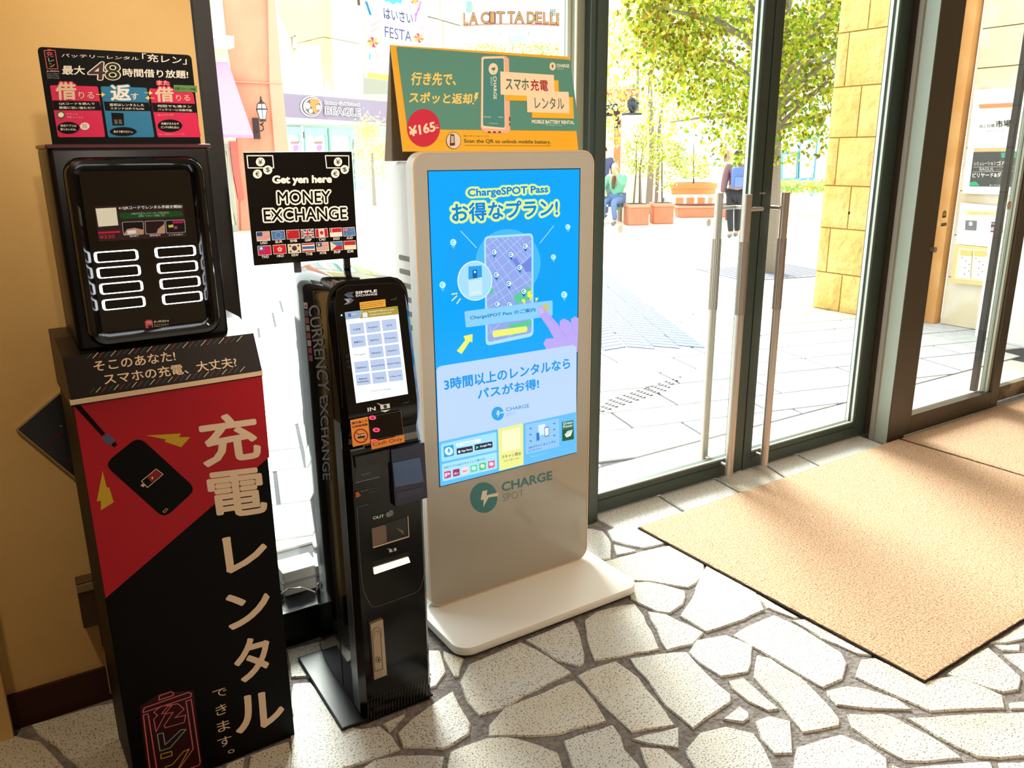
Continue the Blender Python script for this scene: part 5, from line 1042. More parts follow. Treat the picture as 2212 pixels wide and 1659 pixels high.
for i in range(6):
    t_ = math.pi/3*i+.3; mb.tube([(cx+rf(36)*math.cos(t_), cy+rf(36)*math.sin(t_), zf(1258)), (cx+rf(65)*math.cos(t_), cy+rf(65)*math.sin(t_), zf(1155)), (cx+rf(46)*math.cos(t_), cy+rf(46)*math.sin(t_), zf(1092))], .007, 5)
mb.build('glazing_bar', LM, ln)
sp = [(0, -.02, zf(1400)+.02)]+[(cx*.5+.07*math.cos(a_), cy*.5, zf(1345)+.06*math.sin(a_)) for a_ in [math.pi*1.2+i*.35 for i in range(12)]]+[(cx, cy, zf(1300)), (cx, cy, zf(1270))]
MB().tube(sp, .014, 6).build('scroll_arm', LM, ln, smooth=True)
# golf-school shop under the stone tower: its front runs back to the right
A0 = dp(613, 230, 30); A1 = dp(835, 240, 36); dirv = Vector((A1.x-A0.x, A1.y-A0.y, 0)).normalized(); nb = Vector((dirv.y, -dirv.x, 0))
C5 = (420, 0, 5.027)
sh = tag(empty('golf_school_shop', (A0.x, A0.y, 0)), 'shop with a lavender sign band and mint green doors between two sign boards', 'shop')
F = Facade(sh, (A0.x, A0.y, 0), nb, C5)
F.slab('sign_band', [(960, 1012), (2085, 1102), (2600, 1150), (2600, 1370), (2085, 1335), (985, 1266)], mat('lavender_fascia', '94849c', .7), .35, .5)
F.slab('soffit', [(985, 1266), (2600, 1370), (2600, 1410), (2085, 1358), (1000, 1350)], M_trimw, .2, .5)
F.slab('shop_wall', [(985, 1300), (2600, 1400), (2600, 2600), (1100, 2600)], mat('mint_wall', 'd9ebe2', .7), -.1, .3)
M_mint = mat('mint_frame', 'a3d6c4', .6)
for x0, x1, yt, yb in ((980, 1150, 1372, 2500), (1190, 1440, 1385, 2500), (1465, 1700, 1392, 2500)):
    F.frame('door_frame', [(x0, yt), (x1, yt+8), (x1+70, yb), (x0+70, yb)], .22, M_mint, .04, .1)
    F.slab('door_pane', [(x0, yt), (x1, yt+8), (x1+70, yb), (x0+70, yb)], mat('bright_glass', 'eaf4f0', .3), -.04, .02)
F.slab('door_mullion', [(1160, 1370), (1182, 1372), (1225, 2500), (1200, 2500)], M_trimw, .06, .1)
MB().tube([face_pts([(1187, 1430)], F.p0+F.n*.12, F.n, C5)[0]-sh.location, face_pts([(1190, 1500)], F.p0+F.n*.12, F.n, C5)[0]-sh.location], .03, 6).build('door_handle', mat('dull_brown', '6c5c54', .5), sh)
for x in (1015, 1270):
    F.slab('shop_poster', [(x, 1560), (x+80, 1540), (x+130, 1545), (x+130, 1650), (x+8, 1660)], mat('poster_white', 'f4ece8', .6), .0, .03)
    F.slab('poster_band', [(x+35, 1540), (x+125, 1535), (x+118, 1560), (x+40, 1562)], ink('a8807c'), .02, .02); F.slab('poster_print', [(x+60, 1590), (x+95, 1570), (x+122, 1585), (x+110, 1636), (x+70, 1640)], ink('e888d8'), .02, .02)
F.slab('shop_poster', [(1305, 1480), (1370, 1485), (1375, 1530), (1310, 1525)], ink('c4c8c4'), .0, .03); F.slab('glass_band', [(1700, 1400), (2600, 1420), (2600, 1500), (1705, 1460)], mat('aqua_panel', 'a9dce2', .5), .02, .05)
F.slab('glass_band', [(1735, 1500), (1830, 1500), (1880, 2400), (1770, 2400)], mat('aqua_panel', 'a9dce2', .5), .02, .05)
P = Print(sh, F.p0+F.n*.36-sh.location, dirv, Z, base=.005, step=.01); P.crop(*C5)
P.ell(1265, 1156, 116, 113, ink('e8e0e4'), 1, 'round_emblem'); P.ell(1270, 1155, 104, 101, ink('5c4c50'), 2, 'round_emblem'); P.ell(1272, 1155, 96, 94, ink('d8ccca'), 3, 'round_emblem'); P.ell(1278, 1157, 82, 84, ink('6e6464'), 4, 'round_emblem')
P.poly([(1240, 1085), (1290, 1072), (1335, 1085), (1345, 1120), (1310, 1130), (1295, 1165), (1320, 1200), (1315, 1235), (1290, 1230), (1262, 1180), (1245, 1140)], ink('d88a48'), 6, 'round_emblem'); P.ell(1218, 1150, 30, 34, ink('efe6e2'), 5, 'round_emblem'); P.ell(1252, 1205, 22, 24, ink('efe6e2'), 5, 'round_emblem'); P.ell(1330, 1165, 26, 30, ink('c8a8a4'), 5, 'round_emblem')
P.text('Indoor Golf School', (1405, 1130), (1775, 1152), (1405, 1098), ink('70646c'), 6, .01, edge=(ink('f6f2f4'), .12)); P.text('BEAGLE', (1410, 1240), (1785, 1262), (1410, 1160), ink('70646c'), 6, .0, edge=(ink('f6f2f4'), .07)); P.flush()
# cream stone tower above the shop
tw = tag(empty('stone_tower', (A0.x, A0.y, 0)), 'tall cream stone tower rising above the lavender sign band', 'tower')
F = Facade(tw, (A0.x, A0.y, 0), nb, C5)
def rj(q): return q
F.slab('stone_face', [(1370, -500), (1800, -500), (1828, 495), (1832, 1090), (1180, 1045), (1398, 420)], M_trimw, -.2, 1.2)
F.slab('stone_face', [(1404, 405), (1828, 496), (1836, 1092), (1428, 1060)], M_ivory, -.1, .6)
F.slab('stone_face', [(1372, -500), (1795, -500), (1826, 478), (1404, 392)], M_ivory, -.1, .6)
nl = Vector((-.86, -.5, 0)).normalized(); cpt = on_plane(420+1400/5.027, 600/5.027, F.p0-F.n*.1, F.n)
F2 = Facade(tw, cpt, nl, C5)
F2.slab('stone_face', [(1120, 478), (1400, 408), (1424, 1058), (1155, 1030)], M_cream, 0, .5); F2.slab('stone_face', [(860, -500), (1368, -500), (1400, 396), (1110, 466), (1100, 378), (1040, 405), (900, 100)], M_cream, 0, .5)
F2.slab('stone_face', [(885, 80), (1040, 410), (1088, 1025), (968, 1012)], M_ivory, .0, .5); F2.slab('recess', [(1040, 405), (1112, 378), (1112, 520), (1155, 1028), (1088, 1024)], mat('olive_recess', 'b8a850', .8), -.25, .3); F2.slab('stone_block', [(1066, 405), (1112, 395), (1112, 512), (1070, 520)], M_ivory, .02, .4)
# wing wall right of the banner with seams
wd_ = tag(empty('stone_wing', (0, 0, 0)), 'pale stone clad wall to the right of the festival banner', 'building'); p0, n_ = fwd_plane(950, 60, 41); wd_.location = (p0.x, p0.y, 0)
F = Facade(wd_, p0, nb, (780, 0, 4.424))
F.slab('stone_face', [(-60, -300), (600, -300), (614, 148), (614, 1700), (-60, 1700)], mat('grey_stone', 'a4a396', .8), -.3, .4)
for q in ([(604, -300), (748, -300), (752, 182), (612, 145)], [(756, -300), (970, -300), (975, 248), (762, 186)], [(612, 156), (776, 200), (784, 900), (620, 900)], [(786, 204), (1008, 268), (1015, 900), (794, 900)], [(-50, 900), (1018, 905), (1018, 1700), (-50, 1700)]): F.slab('stone_face', q, M_ivory, 0, .5)
# festival banner
fb = tag(empty('festival_banner', (0, 0, 0)), 'tall white festival banner with bright pinwheels hung high on the facade', 'banner'); p0, n_ = fwd_plane(850, 80, 27); fb.location = (p0.x, p0.y, 0)
F = Facade(fb, p0, nb*.6+n_*.4, C5)
F.slab('banner_edge', [(1800, -200), (1845, -200), (1885, 845), (1855, 842)], mat('pale_yellow_fabric', 'f2e4a8', .7), 0, .06)
F.slab('banner_sheet', [(1840, -200), (2520, -200), (2560, 940), (1885, 845)], mat('banner_white', 'f6f4f0', .7), .0, .05); F.slab('hem_band', [(1885, 785), (2560, 880), (2560, 940), (1885, 845)], mat('orange_fabric', 'e8b050', .7), .02, .03)
F.slab('bracket', [(1765, -100), (1790, -100), (1800, 60), (1778, 50)], mat('lantern_iron2', '40382c', .5), .02, .05)
P = Print(fb, F.p0+F.n*.03-fb.location, Vector((-F.n.y, F.n.x, 0)), Z, base=.01, step=.01); P.crop(780, 0, 4.424); NV = ink('3c4070')
P.text('はいさい', (215, 178), (490, 232), (205, 70), NV, 3, .02); P.text('FESTA', (222, 357), (478, 405), (218, 250), NV, 3, 0)
def pinwheel(cx, cy, r_, cols):
    for i in range(6):
        a_ = i*1.047; P.poly([(cx, cy), (cx+r_*math.cos(a_), cy+r_*math.sin(a_)), (cx+r_*.8*math.cos(a_+.7), cy+r_*.8*math.sin(a_+.7)), (cx+r_*.35*math.cos(a_+.8), cy+r_*.35*math.sin(a_+.8))], ink(cols[i % len(cols)]), 3, 'printed_pinwheel')
pinwheel(108, 405, 60, ['e8702c', 'd82c5c', 'f0b030']); pinwheel(545, 365, 55, ['e8702c', 'd8405c', 'f0a030']); pinwheel(505, 5, 45, ['e8702c', 'f0a030'])
for i in range(26): a_ = i*.8; P.line([(75+i*4, 190+(i*53) % 110), (85+i*4, 205+(i*53) % 110)], .03, ink(('d89a9c', 'c88ab0', 'e0a878')[i % 3]), 2, 'printed_spray')
for i in range(14): P.line([(40+i*3, 20+i*9), (52+i*3, 26+i*9)], .05, ink(('2c6cb0', '28a8c8')[i % 2]), 2, 'printed_spray')
P.poly([(200, -60), (400, -60), (380, 40), (340, 20), (300, 45), (260, 10), (225, 20)], ink('4cc8c8'), 2, 'printed_wave'); P.line([(565, 20), (545, 90), (520, 140), (515, 200)], .07, ink('c070c0'), 2, 'printed_ribbon'); P.line([(548, 200), (580, 260), (600, 330)], .05, ink('e09ca8'), 2, 'printed_ribbon')
P.line([(130, 490), (165, 560)], .03, ink('e09070'), 2, 'printed_ribbon'); P.line([(80, 520), (78, 560)], .06, ink('4cb0d0'), 2, 'printed_ribbon')
P.flush()
# canopy with arch sign, far building behind
cn = tag(empty('arch_canopy', (0, 0, 0)), 'far steel canopy carrying curved gilt letters above the street', 'canopy'); p0, n_ = fwd_plane(1105, 60, 44); cn.location = (p0.x, p0.y, 0)
C8 = (980, 0, 7.9); F = Facade(cn, p0, n_, C8); M_or = mat('rust_steel', 'c08a74', .6)
def arcy(x, b=425, k=60): t = (x-1000)/860; return b-22+k*t*t*.6
pts_t = [(x, arcy(x)-12) for x in range(150, 1900, 140)]; pts_b = [(x, arcy(x)+14) for x in range(150, 1900, 140)][::-1]
F.slab('arch_beam', pts_t+pts_b, M_or, .0, .25); F.slab('canopy_edge', [(x, arcy(x)+95) for x in range(150, 2000, 140)]+[(x, arcy(x)+135) for x in range(150, 2000, 140)][::-1], M_trimw, .6, .5)
for x in range(230, 1850, 150): F.slab('canopy_rib', [(x, arcy(x)+14), (x+20, arcy(x)+14), (x+90, arcy(x)+100), (x+70, arcy(x)+100)], mat('pale_steel', 'c9c4c4', .6), .2, .15)
for x in (790, 1280):
    F.slab('canopy_strut', [(x-8, 560), (x+8, 560), (x-50, 860), (x-72, 860)], mat('pale_steel', 'c9c4c4', .6), .3, .2); F.slab('canopy_strut', [(x-8, 560), (x+8, 560), (x+80, 860), (x+58, 860)], mat('pale_steel', 'c9c4c4', .6), .3, .2)
P = Print(cn, F.p0+F.n*.06-cn.location, Vector((-F.n.y, F.n.x, 0)), Z, base=.02, step=.03); P.crop(*C8)
for ch, x0, x1 in (('L', 165, 245), ('A', 272, 405), ('C', 470, 600), ('I', 632, 690), ('T', 735, 870), ('T', 925, 1040), ('A', 1045, 1195), ('D', 1255, 1385), ('E', 1400, 1500), ('L', 1530, 1620), ('L', 1650, 1740), ('E', 1760, 1850)):
    y = arcy((x0+x1)/2)-14; P.text(ch, (x0, y), (x1, y+3), (x0, y-185), ink('a8783c'), 3, .01, 'arch_letter', edge=(ink('5c4468'), .05))
P.flush()
fbld = tag(empty('glazed_building', (0, 0, 0)), 'distant pale building with tall windows behind the arch sign', 'building'); p0, n_ = fwd_plane(1105, 60, 52); fbld.location = (p0.x, p0.y, 0)
F = Facade(fbld, p0, n_, C8); F.slab('wall', [(150, -500), (1900, -500), (1900, 3300), (150, 3300)], M_trimw, 0, 3)
for x0, x1, y0, y1, cc in ((215, 310, 20, 212, '7c9c98'), (330, 470, 10, 205, 'a8bcc0'), (540, 620, 30, 190, 'ecd8a4'), (635, 740, 0, 180, 'f0e0bc'), (990, 1110, -40, 140, 'b4dce4'), (1320, 1420, 0, 200, 'c4dcd4'), (1440, 1555, -20, 205, 'b8d0c8'), (1640, 1750, -60, 280, 'b4c4c0'), (200, 460, 240, 340, 'c8d4e4'), (440, 760, 615, 720, 'b8c4d8'), (840, 940, 600, 710, 'c4b8bc'), (950, 1230, 610, 715, '9cc4e4')):
    F.slab('window_frame', [(x0-6, y0-6), (x1+6, y0-6), (x1+6, y1+6), (x0-6, y1+6)], mat('pale_steel', 'c9c4c4', .6), .05, .1); F.slab('window_pane', [(x0, y0), (x1, y0), (x1, y1), (x0, y1)], mat('pane_'+cc, cc, .2), .08, .04)
for y in (160, 190, 220, 250): 
    for x in (1655, 1690, 1725): F.slab('window_pane', [(x-10, y), (x+12, y), (x+12, y+20), (x-10, y+20)], mat('pane_dark', '6c6c64', .3), .12, .03)
# tall pale building at the back, right of the mullion, with a flower box
bk = tag(empty('pale_building', (0, 0, 0)), 'tall pale cream building far behind the street trees', 'building'); p0, n_ = fwd_plane(1500, 100, 38); bk.location = (p0.x, p0.y, 0)
C7 = (1270, 0, 3.95); F = Facade(bk, p0, n_, C7); F.slab('wall', [(-60, -500), (2000, -500), (2000, 1300), (-60, 1300)], M_ivory, 0, 4)
F.slab('cornice', [(100, 90), (560, 82), (560, 92), (100, 100)], mat('tan_line', 'dcc49c', .7), .1, .2); F.slab('downpipe', [(338, -300), (348, -300), (345, 330), (335, 330)], mat('tan_line', 'dcc49c', .7), .1, .2)
F.slab('flower_box', [(275, 435), (500, 450), (495, 480), (300, 475)], mat('terracotta_far', 'e0a47c', .7), .6, .6)
F.slab('lower_band', [(-60, 640), (250, 650), (250, 760), (-60, 755)], mat('pale_yellow_render', 'f1e6b0', .8), .1, .1)
# orange pavilion
op = tag(empty('orange_pavilion', (0, 0, 0)), 'orange painted shop front with sloping poles behind the round statue', 'building'); p0, n_ = fwd_plane(1310, 240, 30); op.location = (p0.x, p0.y, 0)
F = Facade(op, p0, n_, C7); M_o = mat('orange_render', 'dc7c4c', .8)
F.slab('wall', [(85, 770), (420, 760), (420, 1900), (85, 1900)], M_o, 0, .3); F.slab('roof_band', [(60, 770), (440, 755), (440, 820), (60, 830)], mat('red_roof', 'd4684c', .8), .3, .4); F.slab('opening', [(222, 885), (275, 880), (275, 1100), (222, 1105)], mat('dark_opening', '3a2430', .8), .02, .05)
for a, b in (((105, 940), (140, 805)), ((175, 905), (235, 815))): F.slab('leaning_pole', [a, (a[0]+9, a[1]), (b[0]+9, b[1]), b], mat('peach_pole', 'f0b898', .6), .5, .08)
F.slab('wall_low', [(420, 900), (2000, 900), (2000, 2000), (420, 2000)], mat('bright_render', 'f0eee6', .8), -.2, .3)
for x, cc in ((800, 'aee0e0'), (1160, 'c8c8d8')): F.slab('shop_window', [(x, 1280), (x+60, 1280), (x+60, 1900), (x, 1900)], mat('pane_'+cc, cc, .3), 0, .1)
F.slab('shop_window', [(1150, 1200), (1240, 1200), (1240, 1380), (1150, 1380)], mat('shop_orange_print', 'ecc0a8', .5), 0, .1)

# ------------------------------------------------------------------ plants
def leaf_cloud(name, m, parent, n, fn, size, seed, cup=.25, mats=None):
    r = np.random.RandomState(seed); P = np.array(fn(r, n)); n = len(P); s = size*r.uniform(.7, 1.25, n)
    d = r.normal(size=(n, 3)); d[:, 2] -= .8; d /= np.linalg.norm(d, axis=1)[:, None]
    w_ = np.cross(d, r.normal(size=(n, 3))); w_ /= np.linalg.norm(w_, axis=1)[:, None]; nn_ = np.cross(d, w_)
    a = P; b = P+d*s[:, None]*.45+w_*s[:, None]*.32+nn_*s[:, None]*cup*.3; c = P+d*s[:, None]; e = P+d*s[:, None]*.45-w_*s[:, None]*.32+nn_*s[:, None]*cup*.3
    V = np.stack([a, b, c, e], 1).reshape(-1, 3); me = bpy.data.meshes.new(name)
    me.vertices.add(len(V)); me.vertices.foreach_set('co', V.ravel()); me.loops.add(n*6); me.polygons.add(n*2)
    base_ = np.arange(n)[:, None]*4; me.loops.foreach_set('vertex_index', (base_+np.array([0, 1, 2, 0, 2, 3])).ravel().astype(np.int32)); me.polygons.foreach_set('loop_start', (np.arange(n*2)*3).astype(np.int32))
    ms = mats or [m]
    for x in ms: me.materials.append(x)
    me.polygons.foreach_set('material_index', np.repeat(r.randint(0, len(ms), n), 2).astype(np.int32)); me.update(); me.validate()
    o = bpy.data.objects.new(name, me); COL.objects.link(o); o.parent = parent; o['kind'] = 'stuff'; return o
def lm(nm, c):
    """leaf: half the light reflected, half passed through"""
    if nm in MATS: return MATS[nm]
    M = bpy.data.materials.new(nm); M.use_nodes = True; nt = M.node_tree; nt.nodes.clear()
    out = nt.nodes.new('ShaderNodeOutputMaterial'); mx = nt.nodes.new('ShaderNodeMixShader'); d = nt.nodes.new('ShaderNodeBsdfDiffuse'); t = nt.nodes.new('ShaderNodeBsdfTranslucent')
    d.inputs[0].default_value = lin(c); t.inputs[0].default_value = lin(c); mx.inputs[0].default_value = .5
    nt.links.new(d.outputs[0], mx.inputs[1]); nt.links.new(t.outputs[0], mx.inputs[2]); nt.links.new(mx.outputs[0], out.inputs[0]); MATS[nm] = M; return M
def ellipsoid(c, r, shell=.35):
    def f(R, n):
        d = R.normal(size=(n, 3)); d /= np.linalg.norm(d, axis=1)[:, None]; k = R.uniform(shell, 1, n)**.6
        return np.array(c)+d*k[:, None]*np.array(r)
    return f
def clumps(c, r, k, cr, zmin=None, seed=3):
    R0 = np.random.RandomState(seed); d = R0.normal(size=(k, 3)); d /= np.linalg.norm(d, axis=1)[:, None]; cc = np.array(c)+d*(R0.uniform(.2, 1, k)**.5)[:, None]*np.array(r)
    def f(R, n):
        i = R.randint(0, k, n); p = cc[i]+R.normal(size=(n, 3))*cr
        return p[p[:, 2] > zmin] if zmin is not None else p
    return f
G1, G2, G3, G4 = lm('leaf_yellow_green', '9aa628'), lm('leaf_green', '6c9030'), lm('leaf_lime', 'c0bc48'), lm('leaf_olive', '6e6a26')
A1_, A2_ = lm('leaf_autumn', 'a88038'), lm('leaf_russet', 'a06c3c')
M_bark = mat('grey_bark', '8c7f72', .9, bump=(40, .6, .02))
def trunk(name, parent, path, r, m=M_bark): return MB().tube(path, r, 9).build(name, m, parent, smooth=True)
tp = gnd(1657, 588)
t1 = tag(empty('street_tree', (tp.x, tp.y, 0)), 'large yellow green street tree growing from a grate beyond the glass doors', 'tree')
trunk('trunk', t1, [(0, 0, -.02), (.01, 0, .8), (.0, .05, 1.5), (-.05, .05, 2.3), (0, 0, 3.3)], [.115, .10, .095, .085, .05])
rt_ = Vector((CA.x, CA.y, 0)).normalized()
for i in range(26):
    a_ = i*2.39; L = random.uniform(.9, 1.7); z = 1.7+random.random()*1.2; e = (L*math.cos(a_), L*math.sin(a_), z+random.uniform(.0, 1.0)); MB().tube([(0, 0, z), (e[0]*.5, e[1]*.5, z+(e[2]-z)*.6+.1), e], [.035, .022, .008], 6).build('branch', M_bark, t1, smooth=True)
leaf_cloud('foliage', G1, t1, 17000, clumps((-.15, .2, 3.1), (1.55, 1.55, 1.75), 170, .17, 1.32, 5), .068, 11, mats=[G1, G1, G2, G3, G3, G4])
leaf_cloud('autumn_foliage', A1_, t1, 1100, clumps((rt_.x*-1.5, rt_.y*-1.5-.2, 3.0), (.45, .45, .75), 36, .11, 1.9, 8), .075, 12, mats=[A1_, G4, G1, G4, G3])
gr = tag(MB().box(-.7, .7, -.55, .55, -.006, .010).build('tree_grate', mat('grate_steel', '787888', .6), None), 'flat grey steel grate around the foot of the street tree', 'tree grate'); gr.location = (tp.x, tp.y, 0); gr.rotation_euler = (0, 0, ang)
mb = MB()
for i in range(14): mb.box(-.62+i*.095, -.59+i*.095, -.48, .48, .010, .013)
mb.build('grate_slot', mat('slot_dark', '5c5c6c', .8), gr)
t2p = gnd(1400, 462)
t2 = tag(empty('street_tree', (t2p.x, t2p.y, 0)), 'slim pale tree with sparse light leaves beside the white pillars', 'tree')
trunk('trunk', t2, [(0, 0, 0), (.05, 0, 1.5), (0, .1, 3), (.1, 0, 5)], [.09, .07, .05, .02])
for s_ in (-1, 1): trunk('trunk', t2, [(s_*.25, 0, 0), (s_*.35, .1, 2), (s_*.5, 0, 4)], [.05, .04, .015])
P1_, P2_ = lm('leaf_pale', 'ccd890'), lm('leaf_pale_yellow', 'e0dca0')
leaf_cloud('foliage', P1_, t2, 3400, clumps((-.3, 0, 3.2), (1.7, 1.7, 1.9), 90, .25, .9, 9), .11, 13, mats=[P1_, P2_, G3])
t3p = dp(808, 420, 24)
t3 = tag(empty('yellow_shrub', (t3p.x, t3p.y, 0)), 'pale yellow shrub in front of the golf shop glass', 'shrub'); trunk('stem', t3, [(0, 0, 0), (0, 0, 1.6)], [.06, .03])
leaf_cloud('foliage', P2_, t3, 1500, clumps((0, 0, 1.6), (.6, .6, 1.0), 50, .13, .1, 10), .09, 14, mats=[P2_, lm('leaf_straw', 'e4d878'), lm('leaf_straw2', 'd8d0a0')])
# planting on the far canopy
pl = tag(empty('canopy_planting', (cn.location.x, cn.location.y, 0)), 'strip of light green planting below the far arch sign', 'plants')
zb = dp(1105, 92, 44).z
MB().box(-9, 9, .4, .9, zb-1.6, zb-1.2).build('planter_trough', M_trimw, pl)
pl.rotation_euler = (0, 0, math.radians(-YAW))
def band(R, n): return np.stack([R.uniform(-3.2, 3.2, n), R.uniform(.3, .9, n), zb+R.uniform(-1.3, .1, n)], 1)
leaf_cloud('foliage', P1_, pl, 2200, band, .16, 15, mats=[P1_, G3, P2_, lm('leaf_sage', 'a8c498')])
# ------------------------------------------------------------------ pillars with statues
def pillar(px, pybase, d, w_, ytop, label):
    b = dp(px, pybase, d); z = dp(px, ytop, d).z
    o = tag(empty('statue_pillar', (b.x, b.y, 0), math.radians(-YAW+6)), label, 'pillar'); MB().box(-w_/2, w_/2, -w_/2, w_/2, 0, z-.06).build('shaft', M_trimw, o, .01)
    MB().box(-w_/2-.03, w_/2+.03, -w_/2-.03, w_/2+.03, z-.07, z).build('capital', M_ivory, o, .01)
    for zz in (z*.35, z*.62, z*.85): MB().box(-w_/2-.004, w_/2+.004, -w_/2-.004, w_/2+.004, zz, zz+.012).build('pillar_joint', mat('joint_aqua', 'c8dce0', .7), o)
    return o, z
o1, z1_ = pillar(1358, 470, 18, .36, 252, 'white square pillar carrying a dark coiled statue')
o2, z2_ = pillar(1308, 470, 21, .28, 254, 'narrow white pillar carrying a dark ball')
s1 = tag(empty('coiled_statue', (o1.location.x, o1.location.y, z1_)), 'dark grey coiled bronze statue on the wide white pillar', 'statue'); M_br = mat('dark_bronze', '3c4048', .35, metal=.5)
MB().box(-.17, .17, -.13, .13, 0, .05).build('plinth', M_br, s1, .01)
pth = [(.11*math.cos(t)*(1-.25*t/9), .05*math.sin(t*1.3), .20+.13*math.sin(t)+.0*t) for t in [i*.4 for i in range(20)]]
MB().tube([(0, 0, .04)]+pth, [.05]+[.055-.0012*i for i in range(20)], 8).lathe([(.01, -.11), (.09, -.06), (.11, 0), (.08, .07), (.01, .1)], (0, 0, .21), 12).build('figure', M_br, s1, smooth=True)
MB().tube([(.10, 0, .22), (.16, -.02, .27), (.17, -.02, .22)], [.04, .03, .012], 8).build('head', M_br, s1, smooth=True)
s2 = tag(empty('ball_statue', (o2.location.x, o2.location.y, z2_)), 'small dark ball ornament on the narrow white pillar', 'statue')
MB().box(-.16, .16, -.12, .12, 0, .05).build('plinth', M_br, s2, .01); MB().lathe([(.002, -.15), (.08, -.13), (.135, -.07), (.15, 0), (.135, .07), (.08, .13), (.002, .15)], (0, 0, .20), 20).build('ball', M_br, s2, smooth=True)
# ------------------------------------------------------------------ planters
M_terra = mat('terracotta', 'd88868', .75, noise=(3, 'd47c60', .4, .6)); M_soil = mat('soil', '3a2a20', .9)
def planter_box(px, py, w_, h_, label, rz, d_=None):
    b = gnd(px, py); o = tag(empty('terracotta_planter', (b.x, b.y, 0), rz), label, 'planter'); d_ = d_ or w_
    MB().prism([(-w_/2*.94, 0, 0), (w_/2*.94, 0, 0), (w_/2*.94, d_*.94, 0), (-w_/2*.94, d_*.94, 0)], (0, 0, h_*.86)).build('planter_body', M_terra, o, .02)
    MB().box(-w_/2, w_/2, -.02, d_, h_*.84, h_).build('planter_rim', mat('terracotta_light', 'e09c80', .7), o, .012); MB().box(-w_/2+.05, w_/2-.05, .03, d_-.05, h_, h_+.006).build('soil', M_soil, o)
    return o
r0 = math.radians(-YAW+2)
q1 = planter_box(1380, 487, .46, .43, 'left square terracotta planter with a thin sapling', r0+.1); q2 = planter_box(1433, 484, .46, .43, 'right square terracotta planter with a bushier sapling', r0)
def sapling(o, dx, dy, z0, hgt, n, rad, label, seed, ls=.06, stems=1, zc=None):
    b = o.matrix_world @ Vector((dx, dy, z0)) if False else Matrix.Rotation(o.rotation_euler.z, 4, 'Z') @ Vector((dx, dy, z0))+o.location
    s = tag(empty('potted_sapling', b), label, 'sapling')
    for i in range(stems): trunk('stem', s, [((i-.5)*.16 if stems > 1 else 0, 0, 0), ((i-.4)*.1, 0, hgt*.5), ((i-.3)*.2, 0, hgt*.95)], [.018, .014, .006], mat('twig', '6a5c40', .8))
    leaf_cloud('foliage', G1, s, n, clumps((0, 0, zc or hgt*.75), (rad, rad, hgt*.42), 34, .07, .12, seed), ls, seed, mats=[G1, G3, P1_, P2_]); return s
sapling(q1, 0, .22, .44, 1.3, 800, .42, 'thin two stemmed sapling with pale leaves in the left square planter', 21, stems=2, zc=1.05)
sapling(q2, 0, .22, .44, 1.3, 1300, .5, 'leafy sapling on a dark stem in the right square planter', 22, zc=.85)
b = gnd(1495, 462); rp = tag(empty('round_planter', (b.x, b.y, 0)), 'large round orange planter behind the square ones', 'planter')
MB().lathe([(.42, 0), (.50, .45), (.52, .46), (.54, .62), (.56, .62), (.57, .74), (.52, .74), (.5, .70)], n=32).build('planter_body', mat('orange_terracotta', 'e08c54', .7), rp, smooth=True); MB().lathe([(.5, .69), (.48, .71)], n=24).build('soil', M_soil, rp)
sapling(rp, 0, 0, .72, 1.0, 900, .5, 'low green shrub filling the large round planter', 23, zc=.25)
lp = planter_box(1522, 470, 1.3, .26, 'long low terracotta trough below the bench rail', r0, .35)
be = tag(empty('street_bench', (0, 0, 0)), 'low white bench with dark red gaps beside the square planters', 'bench'); b = gnd(1498, 476); be.location = (b.x, b.y, 0); be.rotation_euler = (0, 0, r0)
MB().box(-.75, .75, -.1, -.04, .50, .56).build('top_rail', M_trimw, be, .01); MB().box(-.75, .75, -.1, -.04, .34, .37).build('lower_rail', mat('dark_red_rail', '7c3834', .6), be)
for i in range(7): MB().box(-.74+i*.24, -.68+i*.24, -.09, -.05, .36, .52).build('bench_slat', M_trimw, be)
for x in (-.74, .70): MB().box(x, x+.05, -.09, -.03, 0, .5).build('leg', mat('dark_red_rail', '7c3834', .6), be)
# planting ledge and poster boards at the right
lg = tag(empty('planting_ledge', (0, 0, 0)), 'long low pale wall with planting behind the tree trunk', 'low wall'); p0, n_ = fwd_plane(1730, 455, 19.0); lg.location = (p0.x, p0.y, 0)
F = Facade(lg, p0, n_, (0, 0, 1)); F.slab('wall_face', [(1640, 438), (1800, 424), (1800, 470), (1640, 480)], M_ivory, 0, .6); F.slab('wall_foot', [(1640, 480), (1800, 470), (1800, 482), (1640, 494)], mat('pale_yellow_render', 'f1e6b0', .8), .3, .6)
ctr = dp(1712, 398, 19.3)
leaf_cloud('foliage', G2, lg, 900, lambda R, n: np.array([dp(x, y, 19.3+zz)-lg.location for x, y, zz in zip(R.uniform(1655, 1790, n), 401+R.uniform(-12, 12, n), R.uniform(0, .5, n))]), .09, 31, mats=[lm('leaf_sage', 'a8c498'), P1_, G3])
pb_ = tag(empty('poster_board', (0, 0, 0)), 'blue framed double notice board with colourful posters under the tree', 'notice board'); p0, n_ = fwd_plane(1730, 360, 21); pb_.location = (p0.x, p0.y, 0)
F = Facade(pb_, p0, n_, (1270, 0, 3.95))
for q, in (([(1655, 1300), (1800, 1290), (1792, 1535), (1648, 1545)],), ([(1810, 1180), (1968, 1170), (1935, 1535), (1798, 1545)],)):
    F.frame('board_frame', q, .05, mat('blue_frame', '5c9cb0', .5), .05, .08); F.slab('poster_sheet', q, mat('poster_sheet', 'e4eeea', .6), 0, .03)
F.slab('post', [(1700, 1540), (1720, 1540), (1720, 1800), (1700, 1800)], mat('blue_frame', '5c9cb0', .5), 0, .06); F.slab('post', [(1900, 1540), (1920, 1540), (1920, 1800), (1900, 1800)], mat('blue_frame', '5c9cb0', .5), 0, .06)
